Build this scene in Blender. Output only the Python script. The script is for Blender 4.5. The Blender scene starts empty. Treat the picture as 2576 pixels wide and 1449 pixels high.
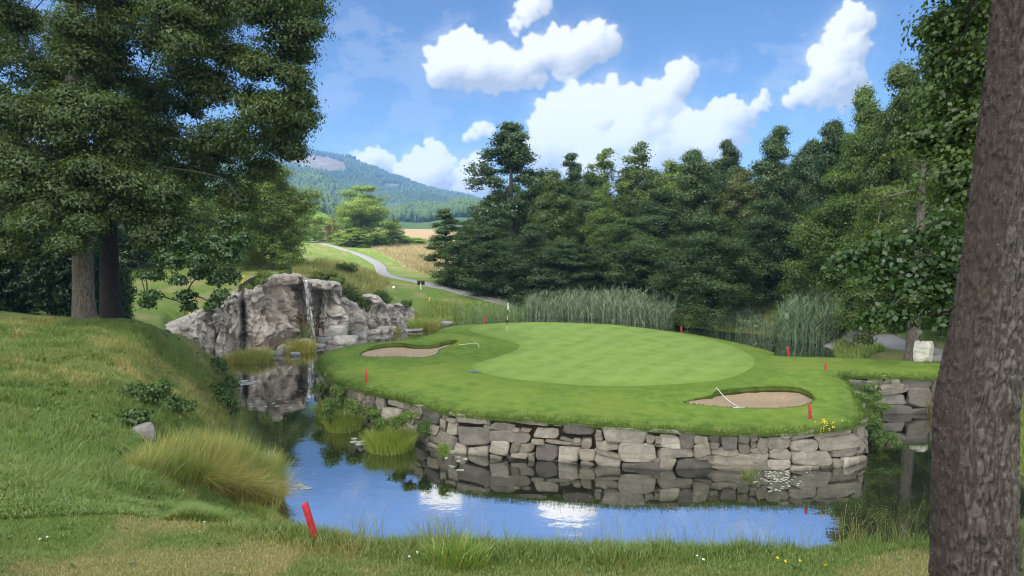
import bpy, math, random
import numpy as np
from mathutils import Vector
from mathutils.geometry import delaunay_2d_cdt

# ------------------------------------------------------------------ camera, sky, sun, exposure
SC = bpy.context.scene
COL = SC.collection
CAM_H, PITCH, FPX = 9.6, math.radians(5.0), 1790.0      # FPX: focal length for a 2576 px wide picture
cam_d = bpy.data.cameras.new('camera'); cam = bpy.data.objects.new('camera', cam_d); COL.objects.link(cam)
cam_d.sensor_width = 36.0; cam_d.lens = 36.0 * FPX / 2576.0
cam_d.clip_start = 0.1; cam_d.clip_end = 30000
cam.location = (0, 0, CAM_H); cam.rotation_euler = (math.radians(90) - PITCH, 0, 0)
SC.camera = cam
SC.view_settings.view_transform = 'Standard'; SC.view_settings.look = 'None'
SC.view_settings.exposure = EXPOSURE = 1.3; SC.view_settings.gamma = 1.0
SC.cycles.use_denoising = True; SC.cycles.pixel_filter_type = 'BLACKMAN_HARRIS'; SC.cycles.filter_width = 1.2
SC.cycles.max_bounces = 6; SC.cycles.diffuse_bounces = 3; SC.cycles.glossy_bounces = 3
SC.cycles.transparent_max_bounces = 6; SC.cycles.volume_bounces = 2
SC.cycles.sample_clamp_indirect = 4.0

SUN_DIR = np.array([-0.42, -0.50, 0.80]); SUN_DIR /= np.linalg.norm(SUN_DIR)
SUN_EL = math.asin(SUN_DIR[2]); SUN_AZ = math.atan2(SUN_DIR[0], SUN_DIR[1])
sun_d = bpy.data.lights.new('sun', 'SUN'); sun_d.energy = 4.4; sun_d.angle = math.radians(4.5); sun_d.color = (1.0, 0.95, 0.86)
sun = bpy.data.objects.new('sun', sun_d); COL.objects.link(sun)
sun.rotation_euler = Vector(SUN_DIR).to_track_quat('Z', 'Y').to_euler()

# ------------------------------------------------------------------ numeric helpers
def rs(seed): return np.random.default_rng(abs(int(seed)))
CP, SP = math.cos(PITCH), math.sin(PITCH)
def ray(u, v):
    x = (np.asarray(u, float) - 1288.0) / FPX; y = -(np.asarray(v, float) - 724.5) / FPX
    return x, CP + y * SP, -SP + y * CP
def PZ(u, v, z):
    dx, dy, dz = ray(u, v); t = (z - CAM_H) / dz
    return np.array([dx * t, dy * t, z])
def PD(u, v, Y):
    dx, dy, dz = ray(u, v); t = Y / dy
    return np.array([dx * t, Y + 0 * dx, CAM_H + dz * t])
def proj(p):
    p = np.asarray(p, float); x, y, z = p[..., 0], p[..., 1], p[..., 2] - CAM_H
    zc = y * CP - z * SP; yc = y * SP + z * CP
    zc = np.where(zc < 0.05, 0.05, zc)
    return 1288.0 + FPX * x / zc, 724.5 - FPX * yc / zc
def sstep(a, b, x):
    t = np.clip((np.asarray(x, float) - a) / (b - a), 0, 1); return t * t * (3 - 2 * t)
def _hash(ix, iy, iz, seed):
    h = (ix.astype(np.int64) * 374761393 + iy.astype(np.int64) * 668265263 + iz.astype(np.int64) * 1274126177 + seed * 974634777) & 0xFFFFFFFF
    h = ((h ^ (h >> 13)) * 1274126177) & 0xFFFFFFFF
    h = ((h ^ (h >> 16)) * 2246822519) & 0xFFFFFFFF
    return ((h ^ (h >> 15)) & 0xFFFFFF) / float(0xFFFFFF)
def vnoise(x, y, z=0.0, seed=0):
    x, y, z = np.broadcast_arrays(np.asarray(x, float), np.asarray(y, float), np.asarray(z, float))
    ix, iy, iz = np.floor(x), np.floor(y), np.floor(z)
    fx, fy, fz = x - ix, y - iy, z - iz
    fx = fx * fx * (3 - 2 * fx); fy = fy * fy * (3 - 2 * fy); fz = fz * fz * (3 - 2 * fz)
    out = 0
    for a in (0, 1):
        for b in (0, 1):
            for c in ((0, 1) if np.any(fz) else (0,)):
                w = (fx if a else 1 - fx) * (fy if b else 1 - fy) * (fz if c else 1 - fz)
                out = out + w * _hash(ix + a, iy + b, iz + c, seed)
    return out
def fbm(x, y, z=0.0, octv=4, seed=0):
    s, a, n = 0, 1.0, 0
    for k in range(octv):
        s = s + a * vnoise(np.asarray(x) * 2 ** k, np.asarray(y) * 2 ** k, np.asarray(z) * 2 ** k, seed + k * 17); n += a; a *= 0.5
    return s / n
def ridged(x, y, z=0.0, octv=4, seed=0):
    s, a, n = 0, 1.0, 0
    for k in range(octv):
        s = s + a * (1 - np.abs(2 * vnoise(np.asarray(x) * 2 ** k, np.asarray(y) * 2 ** k, np.asarray(z) * 2 ** k, seed + k * 13) - 1)); n += a; a *= 0.5
    return s / n
def inpoly(px, py, poly):
    px = np.asarray(px, float); py = np.asarray(py, float); ins = np.zeros(px.shape, bool); n = len(poly)
    for i in range(n):
        x1, y1 = poly[i]; x2, y2 = poly[(i + 1) % n]
        if y1 == y2: continue
        c = ((y1 > py) != (y2 > py)) & (px < (x2 - x1) * (py - y1) / (y2 - y1) + x1); ins ^= c
    return ins
def polydist(px, py, poly, closed=True, vals=None):
    px = np.asarray(px, float); py = np.asarray(py, float); best = np.full(px.shape, 1e18); val = np.zeros(px.shape)
    n = len(poly)
    for i in range(n if closed else n - 1):
        j = (i + 1) % n
        x1, y1 = poly[i]; x2, y2 = poly[j]; dx, dy = x2 - x1, y2 - y1
        t = np.clip(((px - x1) * dx + (py - y1) * dy) / max(dx * dx + dy * dy, 1e-12), 0, 1)
        d = (px - x1 - t * dx) ** 2 + (py - y1 - t * dy) ** 2
        m = d < best; best = np.where(m, d, best)
        if vals is not None: val = np.where(m, vals[i] * (1 - t) + vals[j] * t, val)
    return (np.sqrt(best), val) if vals is not None else np.sqrt(best)
def smooth_closed(pts, step, closed=True):
    P = np.asarray(pts, float); n = len(P); out = []
    for i in range(n if closed else n - 1):
        if closed: p0, p1, p2, p3 = P[i - 1], P[i], P[(i + 1) % n], P[(i + 2) % n]
        else: p0, p1, p2, p3 = P[max(i - 1, 0)], P[i], P[i + 1], P[min(i + 2, n - 1)]
        k = max(1, int(np.linalg.norm(p2 - p1) / step))
        for t in np.arange(k) / k:
            out.append(0.5 * ((2 * p1) + (-p0 + p2) * t + (2 * p0 - 5 * p1 + 4 * p2 - p3) * t * t + (-p0 + 3 * p1 - 3 * p2 + p3) * t ** 3))
    if not closed: out.append(P[-1])
    return np.array(out)
def unit(a): return a / np.maximum(np.linalg.norm(a, axis=-1, keepdims=True), 1e-9)

# ------------------------------------------------------------------ mesh helpers
class MB:
    def __init__(s): s.v, s.f, s.n, s.at = [], {}, 0, {}
    def add(s, v, f, **at):
        v = np.asarray(v, float).reshape(-1, 3); f = np.asarray(f, np.int64)
        if len(v) == 0: return
        s.v.append(v); s.f.setdefault(f.shape[1], []).append(f + s.n); s.n += len(v)
        for k in set(list(at) + list(s.at)):
            val = np.broadcast_to(np.asarray(at.get(k, 0.0), float), (len(v),))
            L = s.at.setdefault(k, [])
            have = sum(len(q) for q in L)
            if have < s.n - len(v): L.append(np.zeros(s.n - len(v) - have))
            L.append(val)
    def mesh(s, name, mat, smooth=False):
        me = bpy.data.meshes.new(name)
        v = np.concatenate(s.v)
        fs = [(k, np.concatenate(q)) for k, q in s.f.items()]
        me.vertices.add(len(v)); me.vertices.foreach_set('co', v.astype(np.float32).ravel())
        nl = sum(a.size for k, a in fs); npg = sum(len(a) for k, a in fs)
        me.loops.add(nl); me.polygons.add(npg)
        me.loops.foreach_set('vertex_index', np.concatenate([a.ravel() for k, a in fs]).astype(np.int32))
        st, o = [], 0
        for k, a in fs:
            st.append(o + np.arange(len(a)) * k); o += a.size
        me.polygons.foreach_set('loop_start', np.concatenate(st).astype(np.int32))
        if smooth: me.polygons.foreach_set('use_smooth', np.ones(npg, bool))
        for k, L in s.at.items():
            a = me.attributes.new(k, 'FLOAT', 'POINT'); a.data.foreach_set('value', np.concatenate(L).astype(np.float32))
        if mat: me.materials.append(mat)
        me.update(calc_edges=True); me.validate(verbose=False)
        return me
    def obj(s, name, mat, parent=None, smooth=False, loc=None):
        if loc is not None: s.v = [q - np.asarray(loc) for q in s.v]
        return link(name, s.mesh(name, mat, smooth), parent, loc)
def link(name, data, parent=None, loc=None):
    o = bpy.data.objects.new(name, data); COL.objects.link(o)
    if parent is not None: o.parent = parent
    if loc is not None and parent is None: o.location = tuple(loc)
    return o
def tag(o, label=None, cat=None, group=None, kind=None):
    if label: o['label'] = label
    if cat: o['category'] = cat
    if group: o['group'] = group
    if kind: o['kind'] = kind
    return o
def thing(name, label, cat, loc=(0, 0, 0), group=None):
    return tag(link(name, None, None, loc), label, cat, group)
def grid_faces(nr, nc, wrap=False):
    r = np.arange(nr - 1)[:, None]; c = np.arange(nc if wrap else nc - 1)[None, :]; c2 = (c + 1) % nc
    return np.stack([r * nc + c, r * nc + c2, (r + 1) * nc + c2, (r + 1) * nc + c], -1).reshape(-1, 4)
def tube(pts, rad, sides=8):
    P = np.asarray(pts, float); n = len(P); R = np.broadcast_to(np.asarray(rad, float), (n,))
    T = unit(np.gradient(P, axis=0)); ref = np.array([0.13, 0.99, 0.05]) if abs(T[0][1]) < 0.8 else np.array([1.0, 0.1, 0.0])
    A = unit(np.cross(T, ref)); B = np.cross(T, A)
    a = np.linspace(0, 2 * math.pi, sides, endpoint=False)
    v = P[:, None] + R[:, None, None] * (np.cos(a)[None, :, None] * A[:, None] + np.sin(a)[None, :, None] * B[:, None])
    return v.reshape(-1, 3), grid_faces(n, sides, True)
def box(c, s, rot=None):
    q = np.array([[x, y, z] for z in (-1, 1) for y in (-1, 1) for x in (-1, 1)], float) * np.asarray(s) / 2
    if rot is not None: q = q @ np.asarray(rot).T
    return q + np.asarray(c), np.array([[0, 2, 3, 1], [4, 5, 7, 6], [0, 1, 5, 4], [2, 6, 7, 3], [0, 4, 6, 2], [1, 3, 7, 5]])
def leaves(c, L, W, bias, rng, spread=0.5):
    n = unit(np.asarray(bias) + rng.normal(0, spread, c.shape)); t = unit(np.cross(n, rng.normal(0, 1, c.shape))); b = np.cross(n, t)
    L = np.broadcast_to(np.asarray(L), (len(c),))[:, None] / 2; W = np.broadcast_to(np.asarray(W), (len(c),))[:, None] / 2
    bend = n * L * 0.25
    v = np.stack([c - t * L - bend, c + b * W - t * L * 0.1, c + t * L - bend, c - b * W - t * L * 0.1], 1)
    return v.reshape(-1, 3), np.arange(len(c) * 4).reshape(-1, 4)
def blades(base, h, w, az, lean, rng, curve=0.6):
    """grass blades: base (N,3), height, width, lean azimuth and lean amount; two quads each"""
    N = len(base); h = np.broadcast_to(np.asarray(h, float), (N,)); w = np.broadcast_to(np.asarray(w, float), (N,))
    lean = np.broadcast_to(np.asarray(lean, float), (N,))
    d = np.stack([np.cos(az), np.sin(az), 0 * az], 1); fa = az + rng.uniform(-1.2, 1.2, N) + math.pi / 2
    s = np.stack([np.cos(fa), np.sin(fa), 0 * az], 1) * (w / 2)[:, None]
    up = np.array([0, 0, 1.0])
    mid = base + up * (h * 0.55)[:, None] + d * (h * lean * (0.5 - 0.25 * curve))[:, None]
    tip = base + up * (h * np.clip(1 - 0.35 * lean * lean, 0.35, 1))[:, None] + d * (h * lean)[:, None]
    v = np.stack([base - s, base + s, mid + s * 0.8, mid - s * 0.8, tip + s * 0.12, tip - s * 0.12], 1).reshape(-1, 3)
    o = (np.arange(N) * 6)[:, None]
    f = np.concatenate([o + np.array([[0, 1, 2, 3]]), o + np.array([[3, 2, 4, 5]])])
    return v, f

# ------------------------------------------------------------------ material helpers
def newmat(name):
    m = bpy.data.materials.new(name); m.use_nodes = True; nt = m.node_tree; nt.nodes.clear()
    return m, nt
class NT:
    def __init__(s, nt): s.nt = nt
    def n(s, typ, **kw):
        nd = s.nt.nodes.new(typ)
        for k, v in kw.items():
            if k.startswith('_'): setattr(nd, k[1:], v)
        for k, v in kw.items():
            if k.startswith('_'): continue
            key = int(k[1:]) if k[0] == 'i' and k[1:].isdigit() else k.replace('__', ' ')
            s.put(nd.inputs[key], v)
        return nd
    def put(s, inp, v):
        if isinstance(v, bpy.types.NodeSocket): s.nt.links.new(v, inp)
        elif isinstance(v, bpy.types.Node): s.nt.links.new(v.outputs[0], inp)
        else: inp.default_value = v
    def math(s, op, a, b=0.0, c=0.0, clamp=False):
        nd = s.n('ShaderNodeMath', _operation=op, _use_clamp=clamp, i0=a, i1=b)
        if op in ('MULTIPLY_ADD', 'SMOOTH_MIN', 'COMPARE'): s.put(nd.inputs[2], c)
        return nd.outputs[0]
    def mapr(s, x, a, b, c=0.0, d=1.0, smooth=True):
        nd = s.n('ShaderNodeMapRange', _interpolation_type='SMOOTHSTEP' if smooth else 'LINEAR', i0=x, i1=a, i2=b, i3=c, i4=d); return nd.outputs[0]
    def mix(s, f, a, b, mode='MIX'):
        nd = s.n('ShaderNodeMix', _data_type='RGBA', _blend_type=mode)
        s.put(nd.inputs[0], f); s.put(nd.inputs[6], a if not isinstance(a, tuple) else rgba(a)); s.put(nd.inputs[7], b if not isinstance(b, tuple) else rgba(b))
        return nd.outputs[2]
    def attr(s, name): return s.n('ShaderNodeAttribute', _attribute_name=name).outputs['Fac']
    def noise(s, vec, scale, detail=4.0, rough=0.55, dist=0.0, dim='3D'):
        nd = s.n('ShaderNodeTexNoise', _noise_dimensions=dim, Scale=scale, Detail=detail, Roughness=rough, Distortion=dist)
        if vec is not None: s.put(nd.inputs['Vector'], vec)
        return nd.outputs['Fac']
    def pos(s): return s.n('ShaderNodeNewGeometry').outputs['Position']
    def scaled(s, vec, sc):
        return s.n('ShaderNodeVectorMath', _operation='MULTIPLY', i0=vec, i1=sc).outputs[0]
    def bump(s, h, strength, dist): return s.n('ShaderNodeBump', Strength=strength, Distance=dist, Height=h).outputs[0]
    def bsdf(s, col, rough=0.9, spec=0.2, normal=None, **kw):
        nd = s.n('ShaderNodeBsdfPrincipled', Roughness=rough); s.put(nd.inputs['Base Color'], col if not isinstance(col, tuple) else rgba(col))
        s.put(nd.inputs['Specular IOR Level'], spec)
        if normal is not None: s.put(nd.inputs['Normal'], normal)
        for k, v in kw.items(): s.put(nd.inputs[k.replace('__', ' ')], v)
        return nd.outputs[0]
    def out(s, sh, disp=None):
        o = s.n('ShaderNodeOutputMaterial'); s.put(o.inputs['Surface'], sh)
def rgba(c): return (c[0], c[1], c[2], 1.0)

def leaf_mat(name, dark, light, trans=0.35, gloss=0.06):
    m, nt = newmat(name); T = NT(nt)
    oc = T.n('ShaderNodeObjectInfo').outputs['Color']
    c = T.mix(T.attr('tint'), dark, light); c = T.mix(1.0, c, oc, 'MULTIPLY')
    tc = T.mix(1.0, c, (1.35, 1.25, 0.55), 'MULTIPLY')
    d = T.n('ShaderNodeBsdfDiffuse', Color=c); t = T.n('ShaderNodeBsdfTranslucent', Color=tc)
    a = T.n('ShaderNodeMixShader', i0=trans, i1=d, i2=t)
    g = T.n('ShaderNodeBsdfGlossy', Color=(0.9, 0.95, 1, 1), Roughness=0.42)
    T.out(T.n('ShaderNodeMixShader', i0=gloss, i1=a, i2=g))
    return m
def plain_mat(name, col, rough=0.7, var=0.15, scale=6.0, bump=0.0, spec=0.3):
    m, nt = newmat(name); T = NT(nt); p = T.pos()
    n = T.noise(p, scale, 5.0); c = T.mix(T.mapr(n, 0.3, 0.7), tuple(x * (1 - var) for x in col), tuple(min(1, x * (1 + var)) for x in col))
    T.out(T.bsdf(c, rough, spec, T.bump(T.noise(p, scale * 5, 4.0), bump, 0.02) if bump else None)); return m

# ------------------------------------------------------------------ sky with cumulus
GW, GH, GX, GY0, GY1 = 2400, 1160, 1.1, -0.06, 1.0     # the sky ahead, on the plane one metre ahead of the eye
def cloud_sheet():
    rng = rs(5)
    px = GW / (2 * GX)
    def tc(u, v, flip=False):
        dx, dy, dz = ray(u, v); z = -dz / dy if flip else dz / dy
        return (dx / dy + GX) * px, (z - GY0) * px
    Hm = np.zeros((GH, GW), np.float32); Al = np.zeros((GH, GW), np.float32); Ri = np.zeros((GH, GW), np.float32)
    def puff(x, y, r, z0, al):
        x0, x1, y0, y1 = int(max(0, x - r)), int(min(GW, x + r + 1)), int(max(0, y - r)), int(min(GH, y + r + 1))
        if x1 <= x0 or y1 <= y0: return
        yy, xx = np.mgrid[y0:y1, x0:x1]
        d2 = ((xx - x) ** 2 + (yy - y) ** 2) / (r * r)
        h = z0 + r * np.sqrt(np.clip(1 - d2, 0, 1)); ins = d2 < 1
        s = Hm[y0:y1, x0:x1]; np.copyto(s, np.maximum(s, np.where(ins, h, 0)))
        a = np.clip((1 - d2) * 1.7, 0, 1) * al; q = Al[y0:y1, x0:x1]; np.copyto(q, 1 - (1 - q) * (1 - a * 0.8))
    clouds = [
        (1.0, [(1130, 170, 55), (1160, 118, 40), (1205, 180, 52), (1262, 165, 46), (1290, 190, 44), (1340, 152, 46), (1392, 132, 50), (1440, 140, 55), (1488, 112, 50), (1528, 108, 36), (1425, 172, 36), (1330, 195, 34), (1250, 205, 34), (1100, 185, 34)]),
        (1.0, [(1722, 188, 30), (1700, 214, 44), (1660, 262, 54), (1612, 292, 62), (1545, 285, 66), (1472, 284, 60), (1425, 265, 38), (1400, 312, 58), (1482, 345, 80), (1582, 352, 80), (1650, 332, 56), (1380, 372, 66), (1692, 300, 34), (1500, 430, 90), (1620, 420, 80)]),
        (1.0, [(1742, 352, 54), (1800, 312, 52), (1850, 300, 42), (1882, 292, 24), (1792, 372, 64), (1700, 395, 56), (1850, 340, 34)]),
        (0.95, [(2140, 48, 38), (2172, 58, 28), (2110, 72, 32), (2102, 128, 46), (2150, 128, 38), (2062, 140, 32), (2082, 188, 50), (2142, 190, 36), (2062, 228, 42), (2102, 232, 38), (2012, 242, 28), (2150, 222, 28), (1985, 255, 18)]),
        (1.0, [(1092, 388, 32), (1062, 418, 40), (1110, 418, 36), (1032, 420, 26), (1072, 448, 46), (1120, 448, 28), (1012, 440, 20), (1000, 425, 14)]),
        (0.9, [(1180, 440, 34), (1200, 418, 30), (1162, 478, 24), (1205, 462, 40)]),
        (0.5, [(1205, 335, 24), (1185, 345, 18), (1225, 330, 18), (1915, 262, 20), (1928, 244, 14), (1340, 22, 34), (1318, 48, 28), (1295, 70, 18), (1352, -10, 30)]),
        (0.55, [(930, 405, 30), (900, 400, 24), (960, 408, 24), (980, 415, 18)]),
        (0.8, [(40, 400, 70), (120, 430, 70), (260, 480, 80), (340, 500, 70), (-60, 380, 80)]),
        (1.0, [(2600, 300, 60), (2660, 250, 70), (2700, 330, 80)]),
    ]
    refl = [(1.0, [(1117, 1222, 52), (1090, 1210, 34), (1145, 1215, 34), (1110, 1190, 60)]),
            (1.0, [(1440, 1275, 46), (1415, 1262, 40), (1470, 1262, 36), (1390, 1245, 40), (1420, 1235, 60)])]
    for flip, group in ((False, clouds), (True, refl)):
        for al, L in group:
            for (u, v, r) in L:
                x, y = tc(u, v, flip); R = r * 0.62 * px / (1000 * 1.15) * 1.15
                puff(x, y, R, 0.25 * R, al)
                for k in range(20):
                    a = rng.uniform(0, 2 * math.pi); q = R * rng.uniform(0.45, 0.98); r2 = R * rng.uniform(0.18, 0.42)
                    if math.sin(a) < -0.3 and rng.random() < 0.6: continue
                    x2, y2 = x + q * math.cos(a), y + q * math.sin(a)
                    puff(x2, y2, r2, rng.uniform(0.1, 0.9) * math.sqrt(max(R * R - q * q, 0)) + 0.2 * R, al)
                    for j in range(7):
                        b = rng.uniform(0, 2 * math.pi); q2 = r2 * rng.uniform(0.5, 1.0); r3 = r2 * rng.uniform(0.2, 0.45)
                        puff(x2 + q2 * math.cos(b), y2 + q2 * math.sin(b), r3, 0.6 * math.sqrt(max(R * R - q * q, 0)) + 0.15 * R, al)
    def blur(a, s):
        fy = np.fft.fftfreq(GH)[:, None]; fx = np.fft.rfftfreq(GW)[None, :]
        return np.fft.irfft2(np.fft.rfft2(a) * np.exp(-2 * (math.pi * s) ** 2 * (fx * fx + fy * fy)), s=a.shape).astype(np.float32)
    yy, xx = np.mgrid[0:GH, 0:GW]
    fy_, fx_ = np.fft.fftfreq(GH)[:, None], np.fft.rfftfreq(GW)[None, :]
    def field(sc, seed, oc=5, st=1.0):                    # fractal noise, about 0..1, largest blobs sc pixels
        k = np.sqrt(fx_ * fx_ + (fy_ * st) ** 2) * sc
        a = np.fft.irfft2(np.fft.rfft2(rs(seed).normal(0, 1, (GH, GW))) / (0.6 + k ** 2) ** 0.85, s=(GH, GW))
        return (0.5 + 0.16 * a / a.std()).astype(np.float32)
    w1, w2 = field(46, 3) - 0.5, field(46, 9) - 0.5
    f1 = field(26, 31, 4) - 0.5
    def warp(a, k):
        ix = np.clip(xx + w1 * k, 0, GW - 1).astype(int); iy = np.clip(yy + w2 * k, 0, GH - 1).astype(int); return a[iy, ix]
    Hm = warp(Hm, 15); Al = warp(Al, 15)
    Hs = blur(Hm, 2.2); Hb = blur(Hm, 9.0); Hc = blur(Hm, 26.0)
    gy, gx = np.gradient(Hs); hy, hx = np.gradient(Hb); ky, kx = np.gradient(Hc)
    lx, ly, lz = -0.45, 0.72, 0.53
    def lam(a, b, g): return (-a * lx * g - b * ly * g + lz) / np.sqrt(1 + g * g * (a * a + b * b))
    s = 0.30 * lam(gx, gy, 0.8) + 0.32 * lam(hx, hy, 1.3) + 0.38 * lam(kx, ky, 2.4)
    s = 0.60 + 1.45 * (s - 0.36) + 0.14 * f1
    s = np.clip(s, 0, 1)
    a = blur(np.clip(Al * 1.12 + 0.55 * f1 * (1 - Al) * (Al > 0.02), 0, 1), 1.7)
    a = sstep(0.05, 0.95, a + 0.22 * (field(60, 91, 6) - 0.5) * (a < 0.9))
    halo = blur(Al, 14) * np.clip(0.6 + 1.6 * (field(60, 77) - 0.5), 0, 1) * 0.55
    streak = sstep(0.57, 0.80, field(170, 55, 6, 0.6)) * 0.13
    ang = (yy / px + GY0)
    a = 1 - (1 - a) * (1 - np.clip(halo, 0, 0.6)) * (1 - streak * sstep(0.02, 0.2, ang))
    low = sstep(0.16, -0.02, ang) * 0.42                      # milky air just over the horizon
    edge = sstep(0, 90, xx) * sstep(GW, GW - 90, xx) * sstep(GH, GH - 60, yy)
    img = bpy.data.images.new('cloud_cover', GW, GH, alpha=True, float_buffer=True)
    px4 = np.zeros((GH, GW, 4), np.float32)
    c0, c1 = np.array([0.44, 0.49, 0.57]), np.array([1.0, 1.0, 1.0])
    px4[..., :3] = c0 + (c1 - c0) * s[..., None]
    px4[..., 3] = np.clip(a, 0, 1) * edge
    # straight alpha is kept by packing the cover into a second image
    img.alpha_mode = 'CHANNEL_PACKED'
    img.colorspace_settings.name = 'Non-Color'
    img.pixels.foreach_set(px4.ravel()); img.update()
    return img

world = bpy.data.worlds.new('World'); SC.world = world; world.use_nodes = True
wt = world.node_tree; wt.nodes.clear(); W = NT(wt)
sky = W.n('ShaderNodeTexSky'); sky.sky_type = 'NISHITA'; sky.sun_disc = False
sky.sun_elevation = SUN_EL; sky.sun_rotation = SUN_AZ; sky.altitude = 400; sky.air_density = 1.0; sky.dust_density = 0.6; sky.ozone_density = 1.4
gen = W.n('ShaderNodeTexCoord').outputs['Generated']
sx = W.n('ShaderNodeSeparateXYZ', i0=gen)
yc = W.math('MAXIMUM', sx.outputs[1], 0.02)
iu = W.math('DIVIDE', W.math('ADD', W.math('DIVIDE', sx.outputs[0], yc), GX), 2 * GX)
iv = W.math('DIVIDE', W.math('SUBTRACT', W.math('DIVIDE', sx.outputs[2], yc), GY0), GH / (GW / (2 * GX)))
tex = W.n('ShaderNodeTexImage', Vector=W.n('ShaderNodeCombineXYZ', i0=iu, i1=iv)); tex.image = cloud_sheet(); tex.extension = 'CLIP'; tex.interpolation = 'Linear'
cover = W.math('MULTIPLY', tex.outputs['Alpha'], W.math('GREATER_THAN', sx.outputs[1], 0.03))
# broken cumulus over the unseen rest of the sky, made bright to fill the foreground
cn = W.mapr(W.noise(gen, 2.6, 6.0, 0.6), 0.36, 0.56); cn = W.math('MULTIPLY', cn, W.mapr(sx.outputs[1], 0.35, -0.10)); cn = W.math('MULTIPLY', cn, W.mapr(sx.outputs[2], 0.02, 0.2)); cn = W.math('MULTIPLY', cn, W.mapr(W.math('SUBTRACT', sx.outputs[2], W.math('MULTIPLY', sx.outputs[1], 0.62)), -0.02, 0.10))
SKY_S, CLOUD_S = 0.053, 0.43
skyc = W.n('ShaderNodeVectorMath', _operation='SCALE', i0=W.mix(1.0, sky.outputs[0], (0.46, 0.66, 0.92), 'MULTIPLY')); skyc.inputs['Scale'].default_value = SKY_S
cl = W.n('ShaderNodeVectorMath', _operation='SCALE', i0=tex.outputs['Color']); cl.inputs['Scale'].default_value = CLOUD_S
c = W.mix(cn, skyc.outputs[0], (1.65, 1.60, 1.50)); c_cloud = cl.outputs[0]
# added brightness in a sky band above the frame, to lighten the pond's reflection
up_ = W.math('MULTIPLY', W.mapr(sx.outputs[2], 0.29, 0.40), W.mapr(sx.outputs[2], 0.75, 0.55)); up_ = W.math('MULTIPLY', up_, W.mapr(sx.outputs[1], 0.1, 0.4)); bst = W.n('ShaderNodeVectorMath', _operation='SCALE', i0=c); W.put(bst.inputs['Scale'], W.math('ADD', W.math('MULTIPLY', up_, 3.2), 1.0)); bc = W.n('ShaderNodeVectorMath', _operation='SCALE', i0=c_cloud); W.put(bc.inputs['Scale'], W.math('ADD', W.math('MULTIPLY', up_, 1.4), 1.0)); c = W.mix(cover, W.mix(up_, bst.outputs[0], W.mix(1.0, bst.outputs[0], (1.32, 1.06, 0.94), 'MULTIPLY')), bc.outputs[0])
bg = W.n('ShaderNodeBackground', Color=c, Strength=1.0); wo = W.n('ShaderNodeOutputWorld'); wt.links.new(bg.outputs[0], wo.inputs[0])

# ------------------------------------------------------------------ terrain: a height for every point of the ground
def zat(v, D):                                   # height seen at row v, D metres ahead
    dx, dy, dz = ray(1288, v); return CAM_H + dz / dy * D
_c = []
def XD0(u, D): return ((u - 1288) / FPX * D * 1.04, D)
def cz(u, v, z): _c.append(PZ(u, v, z))
def cd(u, v, D): _c.append(PD(u, v, D))
for q in ((0, 0, 8), (-6, 0, 8), (6, 0, 7.9), (0, 4, 6.75), (-5, 4, 6.9), (4.2, 6.2, 5.95), (6, 5, 6.2), (-14, 0, 8.2), (14, 0, 7.4)): _c.append(np.array(q, float))
for u, v, z in ((0, 1449, 5.25), (600, 1449, 5.1), (1200, 1449, 5.0), (1800, 1449, 5.0), (2300, 1449, 5.1), (2570, 1449, 5.5),
                (0, 1300, 5.15), (2570, 1330, 5.0),
                (215, 808, 5.05), (0, 800, 5.4), (-250, 800, 5.6), (330, 803, 4.9),
                (-250, 1000, 4.7), (-250, 1180, 4.4), (0, 900, 4.85), (150, 900, 4.65), (300, 900, 4.45), (430, 884, 4.15), (470, 900, 3.9), (540, 940, 3.0),
                (0, 1000, 4.4), (150, 1000, 4.2), (300, 1000, 3.95), (450, 1000, 3.2), (0, 1090, 4.1), (150, 1100, 3.85), (300, 1100, 3.5), (400, 1100, 3.0), (480, 1110, 2.6),
                (0, 1160, 4.3), (150, 1180, 4.0), (300, 1190, 3.7), (400, 1210, 3.4), (0, 1200, 4.75), (150, 1225, 4.55), (300, 1255, 4.4), (400, 1275, 4.3),
                (0, 1235, 5.0), (150, 1262, 4.95), (300, 1295, 4.92), (420, 1320, 4.9), (2570, 1150, 0.7), (2570, 960, 2.1), (2450, 1000, 1.6), (2800, 1000, 2.5),
                (2140, 838, 1.7), (2295, 900, 2.0), (2400, 912, 2.0), (2250, 850, 1.9), (2570, 930, 2.2), (2370, 945, 1.95), (2100, 870, 1.0)): cz(u, v, z)
for u, v, D in ((420, 835, 49), (350, 780, 55), (450, 760, 58), (400, 700, 72), (560, 740, 60), (600, 700, 66), (300, 690, 80), (700, 690, 68), (650, 715, 60), (690, 692, 62), (780, 690, 66), (860, 710, 68), (930, 740, 71), (1000, 760, 73), (1045, 776, 75),
                (800, 660, 90), (800, 620, 160), (780, 605, 210), (860, 632, 165), (940, 665, 130), (965, 690, 108), (1060, 710, 95), (1200, 745, 84), (1320, 776, 76),
                (900, 610, 200), (1000, 620, 190), (1050, 602, 230), (1060, 650, 140), (830, 597, 232), (1150, 604, 260), (1250, 792, 75), (10, 487, 300), (-300, 480, 300), (300, 540, 280)): cd(u, v, D)
for u, D, z in ((1400, 90, 1.2), (1700, 88, 1.2), (2000, 82, 1.5), (2300, 70, 2.0), (2600, 60, 2.5), (1400, 140, 2), (2000, 140, 2), (2600, 120, 3), (1288, 400, 6), (500, 420, 12), (2300, 400, 6), (1250, 110, 1.6)):
    p = PD(u, 724, D); p[2] = z; _c.append(p)
for u in (100, 600, 900, 1150, 1288, 1450, 1700, 2000, 2300):
    for D, z in ((4, 6.7), (5, 6.15), (6, 5.75), (7, 5.45), (8, 5.22), (9, 5.05)): _c.append(np.array([*XD0(u, D), z]))
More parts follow.
